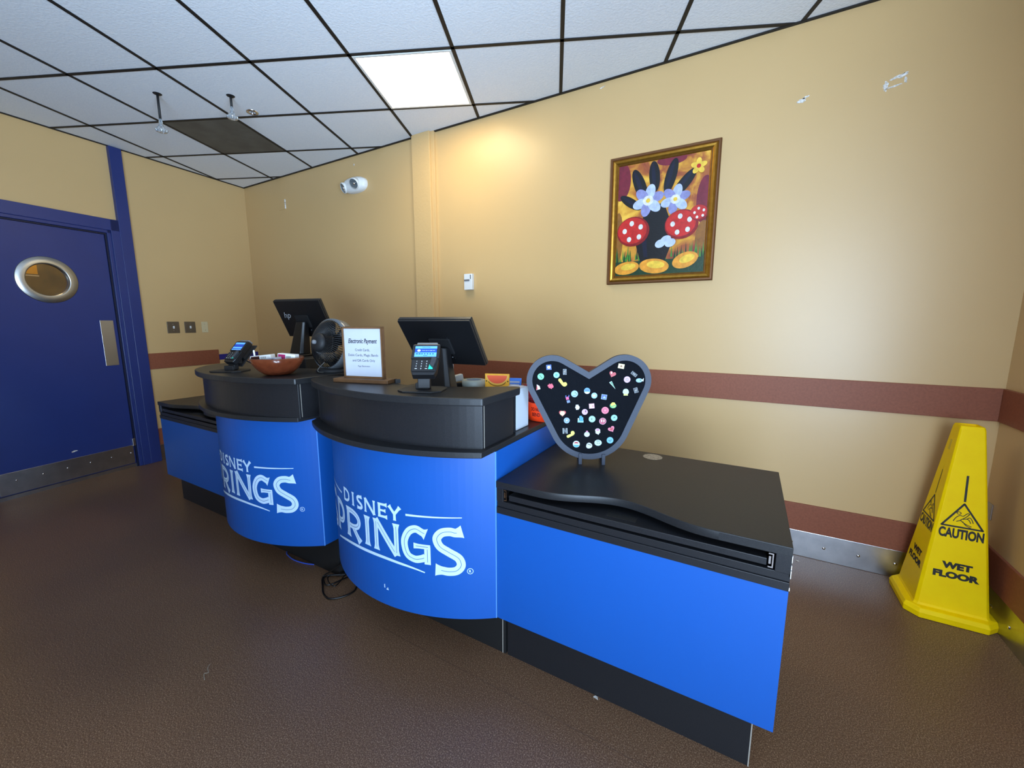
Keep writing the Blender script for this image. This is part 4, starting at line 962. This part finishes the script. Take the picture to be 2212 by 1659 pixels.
# ------------------------------------------------------------------ card terminals
M_lcd = mat('terminal_screen', (90, 150, 230), 0.3, emit=((70, 140, 235), 1.1))
M_lcd2 = mat('terminal_screen_band', (20, 60, 150), 0.3, emit=((16, 58, 150), 0.9))
M_lcdtxt = mat('terminal_screen_print', (225, 238, 250), 0.3, emit=((200, 224, 250), 0.9))
def terminal(label, base_c, base_yaw, c, yaw, tilt, w_, h_, detail=True):
    t = thing('card_terminal', label, 'card terminal', tuple(base_c), base_yaw)
    Tb = Matrix.Translation(base_c) @ Matrix.Rotation(base_yaw, 4, 'Z')
    poly = [(-.085, -.045), (-.055, -.072), (.055, -.072), (.085, -.045), (.085, .030), (.060, .066), (-.060, .066), (-.085, .030)]
    mb = MB(); mb.prism(poly, 0.0006, .006, 0, Tb); mb.build('base_plate', M_bplas_matt, t, bevel=0.001)
    u = Vector((math.cos(yaw), math.sin(yaw), 0)); n0 = Vector((math.sin(yaw), -math.cos(yaw), 0))
    v = Vector((0, 0, 1))*math.cos(tilt)-n0*math.sin(tilt); T = frame_T(c, u, v)   # top leans away from the camera
    # post: bracket blocks from the plate up to the body
    p0 = Vector(base_c)+Vector((0, 0, .006)); p1 = T @ Vector((0, -h_*.28, -.030))
    mb = MB(); mb.box(p0+Vector((0, 0, .012)), (.052, .034, .024), 0, None, base_yaw); q = (p0+p1)/2+Vector((0, 0, .002))
    mb.box(q+Vector((0, 0, -.004)), (.046, .026, max(.02, (p1.z-p0.z)*.8)), 0, None, yaw); mb.box(p1, (.056, .030, .030), 0, None, yaw)
    br = mb.build('bracket', M_bplas_matt, t, bevel=0.003)
    mb = MB(); mb.bx(-w_*.42, w_*.42, -h_*.42, h_*(.42 if detail else .60), -.034 if detail else -.058, -.028 if detail else -.053, 0, T)
    if not detail: mb.bx(-w_*.30, w_*.30, -h_*.10, h_*.46, -.053, -.027, 0, T)
    mb.build('back_plate', M_bplas_matt, t, bevel=0.002)
    mb = MB()
    pl = [(-w_*.40, -h_/2), (w_*.40, -h_/2), (w_*.47, -h_*.36), (w_/2, -h_*.02), (w_/2, h_*.5), (-w_/2, h_*.5), (-w_/2, -h_*.02), (-w_*.47, -h_*.36)]
    mb.prism(pl, -.028, 0, 0, T); body = mb.build('body', M_bplas, t, bevel=0.003)
    mb = MB(); mb.prism([(-w_*.52, 0.0), (w_*.52, 0.0), (w_*.52, h_*.46), (-w_*.52, h_*.46)], -.024, .004, 0, T); mb.build('screen_bezel', M_bplas, t, bevel=0.002)
    mb = MB(); mb.bx(-w_*.40, w_*.40, h_*.50, h_*.58, -.030, -.004, 0, T); mb.build('card_reader_head', M_gplas, t, bevel=0.003)
    mb = MB(); zz = .0046
    def R2(x0, x1, y0, y1, mi, z): mb.add([(x0, y0, z), (x1, y0, z), (x1, y1, z), (x0, y1, z)], [(0, 1, 2, 3)], mi, False, T)
    sx0, sx1, sy0, sy1 = -w_*.41, w_*.41, h_*.045, h_*.40; hh = sy1-sy0
    R2(sx0, sx1, sy0, sy1, 0, zz); R2(sx0, sx1, sy0+hh*.40, sy0+hh*.77, 1, zz+.0002)
    if detail:
        add_text(mb, 'WELCOME', T @ Matrix.Translation((0, sy0+hh*.89, zz+.0003)), .006, 1, wid=(sx1-sx0)*.38, hei=hh*.09)
        add_text(mb, 'Insert, tap or swipe card', T @ Matrix.Translation(((sx1-sx0)*.12, sy0+hh*.58, zz+.0004)), .004, 2, wid=(sx1-sx0)*.58, hei=hh*.08)
        mb.add([(sx0+(sx1-sx0)*.18+.006*math.cos(i*PI/8), sy0+hh*.58+.0055*math.sin(i*PI/8), zz+.0004) for i in range(16)], [tuple(range(16))], 2, False, T)
        for k in range(7): R2(sx0+(sx1-sx0)*(.06+.125*k), sx0+(sx1-sx0)*(.06+.125*k)+(.0075 if k < 2 else .005), sy0+hh*.22, sy0+hh*.32, 1, zz+.0003)
        R2(-.008, .008, sy0+hh*.07, sy0+hh*.11, 1, zz+.0003)
    else:
        R2(sx0, sx1, sy0+hh*.12, sy0+hh*.22, 1, zz+.0002)
    mb.build('screen', [M_lcd, M_lcd2, M_lcdtxt], t, weld=False)
    kp_ = MB(); kp_.prism([(-w_*.43, -h_*.40), (w_*.43, -h_*.40), (w_*.46, -.01), (-w_*.46, -.01)], 0, .004, 0, T); kp = kp_.build('keypad', M_bplas_matt, t, bevel=0.001)
    mb = MB()
    for r_ in range(4):
        for c_ in range(3):
            ch = '123456789<0>'[r_*3+c_]
            Tk = T @ Matrix.Translation((-w_*.28+c_*w_*.185, -h_*.105-r_*h_*.078, .0046)); 
            if ch in '<>': mb.bx(-.004, .004, -.0012, .0012, 0, .0002, 0, Tk)
            else: add_text(mb, ch, Tk, .009, 0, bold=.0003, hei=.0052)
    mb.build('key_print', mat('key_print', (215, 218, 222), 0.4), kp)
    mb = MB(); mb.add([(w_*.17, -h_*.36, .0052), (w_*.33, -h_*.36, .0052), (w_*.36, -h_*.30, .0052), (w_*.20, -h_*.20, .0052)], [(0, 1, 2, 3)], 0, False, T)
    mb.build('enter_key', mat('teal_key', (40, 190, 160), .4), t)
    mb = MB(); mb.prism([(w_*.22, -h_*.24), (w_*.36, -h_*.34), (w_*.46, -h_*.06), (w_*.36, 0.0), (w_*.26, -.01*h_)], .003, .014, 0, T); mb.build('key_shield', M_gplas if False else mat('charcoal_plastic', (46, 48, 52), .4), t, bevel=.002)
    return t
terminal('black card terminal with lit blue screen on the near counter', (-1.066, 1.172, 1.100), R(22), (-1.042, 1.160, 1.222), R(31.7), R(46), .10, .15)
tL = terminal('black card terminal with lit screen on the far counter beside the bowl', (-2.372, 1.128, 1.100), R(28), (-2.364, 1.156, 1.204), R(8), R(42), .086, .140, False)
mb = MB(); T = frame_T((-2.315, 1.215, 1.245), Vector((math.cos(R(16)), math.sin(R(16)), 0)), Vector((0, 0, 1)))
mb.tube(catmull([(-2.37, 1.17, 1.17), (-2.33, 1.20, 1.145), (-2.28, 1.22, 1.12), (-2.235, 1.225, 1.106), (-2.19, 1.24, 1.104)], 6), .004, 8); mb.build('cable', M_cable_black, tL)

# ------------------------------------------------------------------ payment sign
sy_, sc = R(14), Vector((-1.430, 1.205, 1.100))
t = thing('payment_sign', 'bamboo-framed electronic payment sign standing on the near counter', 'sign', tuple(sc), sy_)
Ts = Matrix.Translation(sc) @ Matrix.Rotation(sy_, 4, 'Z')
mb = MB(); mb.bx(-.135, .135, -.036, .036, 0.0006, .017, 0, Ts); mb.build('base', M_bamboo, t, bevel=.002)
W2, H2, Z0 = .098, .226, .012
fr = [(-W2, W2, Z0, Z0+.014), (-W2, W2, Z0+H2-.008, Z0+H2), (-W2, -W2+.007, Z0, Z0+H2), (W2-.007, W2, Z0, Z0+H2)]
mb = MB()
for x0, x1, z0, z1 in fr: mb.bx(x0, x1, -.008, .012, z0, z1, 0, Ts)
mb.bx(-W2, W2, .004, .010, Z0, Z0+H2, 0, Ts); mb.build('frame', M_bamboo, t, bevel=.001)
mb = MB(); mb.bx(-W2+.006, W2-.006, -.003, .004, Z0+.012, Z0+H2-.007, 0, Ts); card_ = mb.build('paper_card', M_paper, t)
mb = MB(); zc = Z0+H2/2
def TT(x, z): return Ts @ frame_T((x, -.0036, z), (1, 0, 0), (0, 0, 1))
add_text(mb, 'Electronic Payment', TT(0, zc+.050), .02, 0, bold=.0004, shear=.30, wid=.142, hei=.026)
add_text(mb, 'Credit Cards,', TT(-.002, zc+.014), .012, 0, wid=.072, hei=.0125)
add_text(mb, 'Debit Cards, Magic Bands', TT(0, zc-.009), .012, 0, wid=.148, hei=.0135)
add_text(mb, 'and Gift Cards Only', TT(.002, zc-.032), .012, 0, wid=.112, hei=.0135)
add_text(mb, 'Pago Electronico', TT(.002, zc-.056), .008, 0, wid=.060, hei=.0085)
mb.build('lettering', mat('grey_ink', (26, 28, 38), .6), card_)
# dark flat card tray poking out behind the sign
mb = MB(); mb.add([(-1.385, 1.300, 1.100), (-1.288, 1.245, 1.100), (-1.270, 1.256, 1.100), (-1.37, 1.33, 1.100), (-1.385, 1.300, 1.1025), (-1.288, 1.245, 1.118), (-1.270, 1.256, 1.118), (-1.37, 1.33, 1.1025)],
       [(0, 1, 2, 3), (4, 5, 6, 7), (0, 1, 5, 4), (1, 2, 6, 5), (2, 3, 7, 6), (3, 0, 4, 7)])
tag(mb.build('card_tray', M_bplas_matt), 'small black wedge-shaped tray behind the payment sign', 'tray')

# ------------------------------------------------------------------ wooden bowl with small boxes
BC = Vector((-2.012, 1.170, 1.100))
t = thing('wooden_bowl', 'reddish-brown faceted wooden bowl on the far counter', 'bowl', tuple(BC))
mb = MB(); n = 48
def brg(r0, z, am):
    return [(BC.x+r0*(1+am*math.cos(6*(2*PI*i/n)))*math.cos(2*PI*i/n+.5), BC.y+r0*(1+am*math.cos(6*(2*PI*i/n)))*math.sin(2*PI*i/n+.5)) for i in range(n)]
rings = []
for r0, z, am in ((.048, .0006, 0), (.064, .006, .01), (.092, .030, .03), (.110, .056, .04), (.124, .084, .05), (.119, .086, .05), (.102, .060, .04), (.080, .034, .03), (.045, .016, 0), (.001, .014, 0)):
    rings.append((brg(r0, z, am), BC.z+z))
loft(rings, mb, capb=True)
o = mb.build('bowl_body', M_bowl, t)
for p in o.data.polygons: p.use_smooth = True
def small_box(lab, x, y, z, dims, rz, tilt, mats, grp='small packets in the wooden bowl'):
    t = thing('small_box', lab, 'packet', (x, y, z), rz, grp)
    T = Matrix.Translation((x, y, z)) @ Matrix.Rotation(rz, 4, 'Z') @ Matrix.Rotation(tilt, 4, 'Y')
    mb = MB(); mb.bx(-dims[0]/2, dims[0]/2, -dims[1]/2, dims[1]/2, 0, dims[2], 0, T); mb.build('carton', mats[0], t, bevel=.0015)
    mb = MB()
    mb.bx(-dims[0]*.46, -dims[0]*.05, -dims[1]/2-.0005, -dims[1]/2, dims[2]*.1, dims[2]*.9, 0, T)
    mb.build('printed_panel', mats[1], t)
    mb = MB()
    for k in range(6): mb.bx(dims[0]*(.02+.045*k), dims[0]*(.02+.045*k)+.0012, -dims[1]/2-.0005, -dims[1]/2, dims[2]*.15, dims[2]*.75, 0, T)
    mb.build('barcode', M_ink, t)
choc = mat('chocolate_print', (64, 30, 26), .4); mag = mat('magenta_print', (170, 40, 96), .4)
small_box('white carton with brown print and a barcode, left in the bowl', -2.058, 1.128, 1.168, (.100, .04, .030), R(30), R(-6), [M_white, choc])
small_box('plain pale carton lying in the middle of the bowl', -1.985, 1.140, 1.168, (.052, .04, .020), R(20), R(-8), [M_paper, M_paper])
small_box('carton with magenta and blue print at the right of the bowl', -1.962, 1.195, 1.168, (.090, .034, .036), R(24), R(4), [M_white, mag])
mb = MB(); mb.tube([(-2.098, 1.110, 1.178), (-2.096, 1.106, 1.222)], .004, 10); tag(mb.build('lip_balm', M_white), 'thin white stick standing at the left of the bowl', 'stick')

# ------------------------------------------------------------------ desk fan
FC = Vector((-1.905, 1.392, 1.243)); fa = Vector((.02, -.985, .17)).normalized()     # towards the back guard
u = fa.cross(Vector((0, 0, 1))).normalized(); v = u.cross(fa).normalized()
TF = frame_T(FC, u, v)
if (u.cross(v)).dot(fa) < 0: TF = frame_T(FC, -u, v)
t = thing('desk_fan', 'round black desk fan between the two registers', 'fan', (FC.x, FC.y+.02, 1.100))
mb = MB(); mb.lathe([(.128, -.055), (.134, -.050), (.137, -.010), (.134, .010), (.124, .014), (.122, .008), (.126, -.010), (.124, -.050), (.128, -.055)], 56, 0, TF)
mb.build('outer_ring', mat('fan_ring', (96, 100, 104), .22), t)
def gp(r_, a_): return (r_*math.cos(a_), r_*math.sin(a_), .012+.060*(1-(r_/.126)**2)**.8)
mb = MB()
for k in range(60):
    a_ = 2*PI*k/60; mb.tube([gp(.126-(.126-.040)*j/5, a_+.18*j/5) for j in range(6)], .0019, 5, 0, TF)
for r_ in (.045, .085): mb.tube([gp(r_, 2*PI*i/40) for i in range(41)], .0014, 5, 0, TF)
mb.build('back_guard', M_bplas, t)
mb = MB()
for k in range(40):
    a_ = 2*PI*k/40; mb.tube([(r_*math.cos(a_+r_*3), r_*math.sin(a_+r_*3), -.055-.015*(1-(r_/.126)**2)) for r_ in (.124, .08, .03)], .0013, 5, 0, TF)
mb.build('front_guard', M_bplas, t)
mb = MB(); mb.lathe([(.042, -.02), (.050, .040), (.048, .070), (.040, .082), (.018, .088), (.0001, .089)], 32, 0, TF); mo = mb.build('motor_housing', M_bplas_matt, t)
mb = MB(); mb.lathe([(.011, .086), (.011, .098), (.008, .102), (.0001, .103)], 20, 0, TF); mb.build('knob', M_gplas, t)
mb = MB()
for k in range(4):
    for j in range(6):
        a0 = k*PI/2+j*.13; a1 = a0+.13; z0 = -.030+j*.006; z1 = z0+.006
        mb.add([(.030*math.cos(a0), .030*math.sin(a0), z0), (.112*math.cos(a0), .112*math.sin(a0), z0*.8), (.112*math.cos(a1), .112*math.sin(a1), z1*.8), (.030*math.cos(a1), .030*math.sin(a1), z1)], [(0, 1, 2, 3)], 0, True, TF)
mb.build('fan_blade', M_bplas, t, solid=.0015)
bx_, by_ = FC.x+.005, FC.y+.012
T = Matrix.Translation((bx_, by_, 0))
mb = MB(); mb.lathe([(.088, 1.1006), (.090, 1.108), (.082, 1.116), (.050, 1.121), (.022, 1.124), (.018, 1.150), (.0001, 1.150)], 36, 0, T); mb.build('base', M_bplas_matt, t)
mb = MB()
for sgn in (-1, 1):
    mb.tube(catmull([(bx_+.0*sgn, by_+.004, 1.142), (bx_+.075*sgn, by_, 1.148), (bx_+.125*sgn, by_, 1.178), (bx_+.142*sgn, by_-.006, 1.235)], 5), .007, 8)
mb.build('yoke', M_bplas_matt, t)
mb = MB(); mb.tube(catmull([(FC.x+.03, FC.y-.06, 1.155), (FC.x+.022, FC.y-.085, 1.13), (FC.x+.02, FC.y-.095, 1.112), (FC.x+.03, FC.y-.075, 1.104), (FC.x+.08, FC.y+.03, 1.104)], 6), .0022, 6); mb.build('power_cord', mat('grey_cord', (90, 88, 84), .5), t)

# ------------------------------------------------------------------ things on the drawer behind the near register
DZ = 1.0355
t = thing('tape_roll', 'roll of clear packing tape behind the near register top', 'tape', (-1.150, 1.625, DZ))
T = Matrix.Translation((-1.150, 1.625, 0))
M_tape = mat('clear_tape', (176, 182, 172), .25, trans=.2)
MB().lathe([(.040, DZ), (.058, DZ), (.058, DZ+.044), (.040, DZ+.044), (.040, DZ)], 40, 0, T).build('tape', M_tape, t)
MB().lathe([(.0395, DZ), (.0395, DZ+.045), (.0365, DZ+.045), (.0365, DZ)], 40, 0, T).build('core', mat('grey_core', (120, 128, 134), .5), t)
t = thing('gift_card', 'orange and yellow card with a grapefruit slice and a smile', 'card', (-1.000, 1.600, DZ))
cu = Vector((math.cos(R(18)), math.sin(R(18)), 0)); Tg = frame_T(Vector((-1.000, 1.600, DZ)), cu, (0, 0, 1))
mb = MB(); mb.bx(-.058, .058, 0, .084, -.010, 0, 0, Tg); mb.build('card', mat('card_yellow', (255, 190, 50), .5, noise=(60, .5, (250, 170, 36))), t)
mb = MB(); ms = [mat('slice_red', (252, 100, 60), .5), mat('slice_rind', (252, 196, 90), .5)]
mb.add([(x, y+.078, .0006) for x, y in ell(.054, .044, 0, 0, 24, 180, 360)], [tuple(range(25))], 1, False, Tg)
mb.add([(x, y+.077, .0009) for x, y in ell(.048, .038, 0, 0, 24, 180, 360)], [tuple(range(25))], 0, False, Tg); mb.build('fruit_slice', ms, t, weld=False)
mb = MB(); L_, R_ = stroke([(.046*math.cos(R(a_)), .062+.034*math.sin(R(a_))) for a_ in range(205, 336, 8)], .0028); k = len(L_)
mb.add([(p.x, p.y, .0011) for p in L_]+[(p.x, p.y, .0011) for p in R_], [(i, i+1, k+i+1, k+i) for i in range(k-1)], 0, False, Tg)
for sx in (-1, 1): mb.add([(sx*.051+x, .050+y, .0011) for x, y in ell(.003, .003)], [tuple(range(20))], 0, False, Tg)
mb.build('smile', M_ink, t)
t = thing('leaflet', 'blue and white leaflet right of the orange card', 'leaflet', (-.925, 1.64, DZ))
Tg = frame_T(Vector((-.925, 1.632, DZ)), cu, Vector((.05, 0, 1)))
mb = MB(); mb.bx(-.028, .030, 0, .066, -.004, 0, 0, Tg); mb.build('sheet', mat('leaflet_blue', (60, 120, 214), .5), t)
mb = MB(); mb.bx(-.028, .020, .0, .038, .0002, .0006, 0, Tg); mb.bx(-.028, .022, .044, .052, .0002, .0006, 0, Tg); mb.build('white_print', M_paper, t)
t = thing('stapler', 'black and grey stapler lying left of the tape roll', 'stapler', (-1.265, 1.63, DZ))
Tg = Matrix.Translation((-1.262, 1.585, DZ)) @ Matrix.Rotation(R(70), 4, 'Z')
mb = MB(); mb.bx(-.075, .075, -.018, .018, .0005, .022, 0, Tg); mb.build('base', M_bplas_matt, t, bevel=.003)
mb = MB(); mb.add([Tg @ Vector(p) for p in [(-.07, -.016, .024), (.07, -.016, .030), (.07, .016, .030), (-.07, .016, .024), (-.055, -.013, .046), (.065, -.013, .066), (.065, .013, .066), (-.055, .013, .046)]],
       [(0, 1, 2, 3), (4, 5, 6, 7), (0, 1, 5, 4), (1, 2, 6, 5), (2, 3, 7, 6), (3, 0, 4, 7)]); mb.build('arm', mat('pale_grey_metal', (170, 172, 170), .35), t, bevel=.004)
t = thing('paper_stack', 'pale stack of paper slips just behind the monitor stand', 'paper', (-1.385, 1.72, DZ))
mb = MB(); mb.box((-1.352, 1.70, DZ+.060), (.018, .05, .120), 0, None, R(20)); mb.build('slips', M_paper, t)

# white box, red mesh holder and envelope on the near worktop
t = thing('white_carton', 'tall white cardboard box beside the near register top', 'box', (-.845, 1.495, .911))
mb = MB(); mb.bx(-.885, -.806, 1.440, 1.545, .912, 1.084); mb.build('carton', mat('white_card', (186, 196, 208), .6), t, bevel=.002)
mb = MB(); mb.bx(-.880, -.811, 1.445, 1.540, 1.084, 1.086); mb.build('flap', M_paper, t)
t = thing('wire_holder', 'dark red wire mesh holder behind the orange envelope', 'holder', (-.86, 1.69, .911))
mb = MB()
for k in range(12):
    x = -.905+.009*k; mb.tube([(x, 1.665+.002*k, .914), (x, 1.665+.002*k, 1.075)], .0014, 5)
for k in range(14): mb.tube([(-.905, 1.665, .916+.012*k), (-.806, 1.687, .916+.012*k)], .0014, 5)
mb.build('mesh_front', mat('crimson_wire', (150, 24, 34), .4), t)
mb = MB(); mb.box((-.856, 1.70, .990), (.100, .004, .150), 0, None, R(12)); mb.build('back_panel', mat('crimson_wire', (150, 24, 34), .4), t)
t = thing('do_not_bend_envelope', 'bright orange curved DO NOT BEND sleeve on the near worktop', 'envelope', (-.79, 1.62, .911))
r_ = .085; ec = Vector((-.800, 1.705, 0)); mb = MB(); n = 20; vs = []
for i in range(n+1):
    a_ = R(-62+92*i/n); p = (ec.x+r_*math.sin(a_), ec.y-r_*math.cos(a_)); vs.append((p[0], p[1], .913)); 
vs += [(x, y, .995) for x, y, z in vs]
mb.add(vs, [(i, i+1, n+2+i, n+1+i) for i in range(n)], 0, True); mb.build('sleeve', mat('fluorescent_orange', (255, 66, 20), .5), t, solid=.002)
mb = MB()
for line, z, wd in (('DO NOT', .968, .052), ('BEND', .944, .040)):
    vs, fs = text_polys(line, .02, .0006); xs = [v_[0] for v_ in vs]; ys = [v_[1] for v_ in vs]; k = wd/(max(xs)-min(xs)); ky = .0165/(max(ys)-min(ys))
    out = []
    for v_ in vs:
        s_ = (v_[0]-(min(xs)+max(xs))/2)*k; a_ = R(-4)+s_/r_; out.append((ec.x+(r_+.0022)*math.sin(a_), ec.y-(r_+.0022)*math.cos(a_), z+(v_[1]-(min(ys)+max(ys))/2)*ky))
    mb.add(out, fs, 0)
mb.build('lettering', mat('dark_red_print', (96, 12, 8), .6), t)

# ------------------------------------------------------------------ cables and scraps on the floor
def cable(name, pts, r_, m, label):
    mb = MB(); mb.tube(catmull(pts, 8), r_, 8); return tag(mb.build(name, m), label, 'cable')
cable('blue_cable', [(-2.288, 1.288, .005), (-2.265, 1.274, .005), (-2.21, 1.262, .005), (-2.154, 1.259, .005), (-2.082, 1.269, .005), (-2.03, 1.287, .005)], .0035, M_cable_blue, 'thin blue cable curving on the floor under the far counter')
cable('power_cable', [(-1.765, 1.33, .14), (-1.785, 1.30, .09), (-1.83, 1.265, .05), (-1.875, 1.235, .012), (-1.81, 1.186, .006), (-1.764, 1.156, .006), (-1.71, 1.141, .006), (-1.677, 1.157, .006), (-1.651, 1.192, .006), (-1.64, 1.24, .006), (-1.66, 1.275, .006)], .0045, M_cable_black, 'outermost loop of black cable on the floor in the gap between counters')
cable('power_cable', [(-1.76, 1.38, .05), (-1.795, 1.300, .012), (-1.845, 1.265, .016), (-1.856, 1.227, .016), (-1.80, 1.195, .016), (-1.774, 1.215, .016), (-1.765, 1.252, .016), (-1.755, 1.33, .010), (-1.76, 1.40, .006)], .0040, M_cable_black, 'middle loop of black cable tangled between the counters')
cable('power_cable', [(-1.735, 1.40, .014), (-1.765, 1.300, .026), (-1.745, 1.245, .026), (-1.735, 1.202, .026), (-1.784, 1.205, .028), (-1.83, 1.240, .028), (-1.79, 1.30, .020), (-1.775, 1.38, .010)], .0030, M_cable_black, 'thin innermost loop of black cable in the gap between counters')
mb = MB(); mb.tube(catmull([(-1.775, .655, .0015), (-1.760, .64, .0015), (-1.735, .632, .0015), (-1.742, .620, .0015), (-1.71, .608, .0015)], 4), .0012, 5)
tag(mb.build('lint_strand', mat('pale_lint', (150, 140, 124), .9)), 'pale strand of lint on the open brown floor', 'scrap')
for (x, y), lab in (((-.385, 1.285), 'tiny pale scrap against the toe kick of the near cabinet'), ((.34, 2.70), 'tiny grey scrap on the floor beside the steel base strip')):
    mb = MB(); mb.prism([(x-.009, y-.003), (x+.010, y-.006), (x+.006, y+.004), (x-.004, y+.006)], .0004, .002); tag(mb.build('paper_scrap', M_plaster), lab, 'scrap')
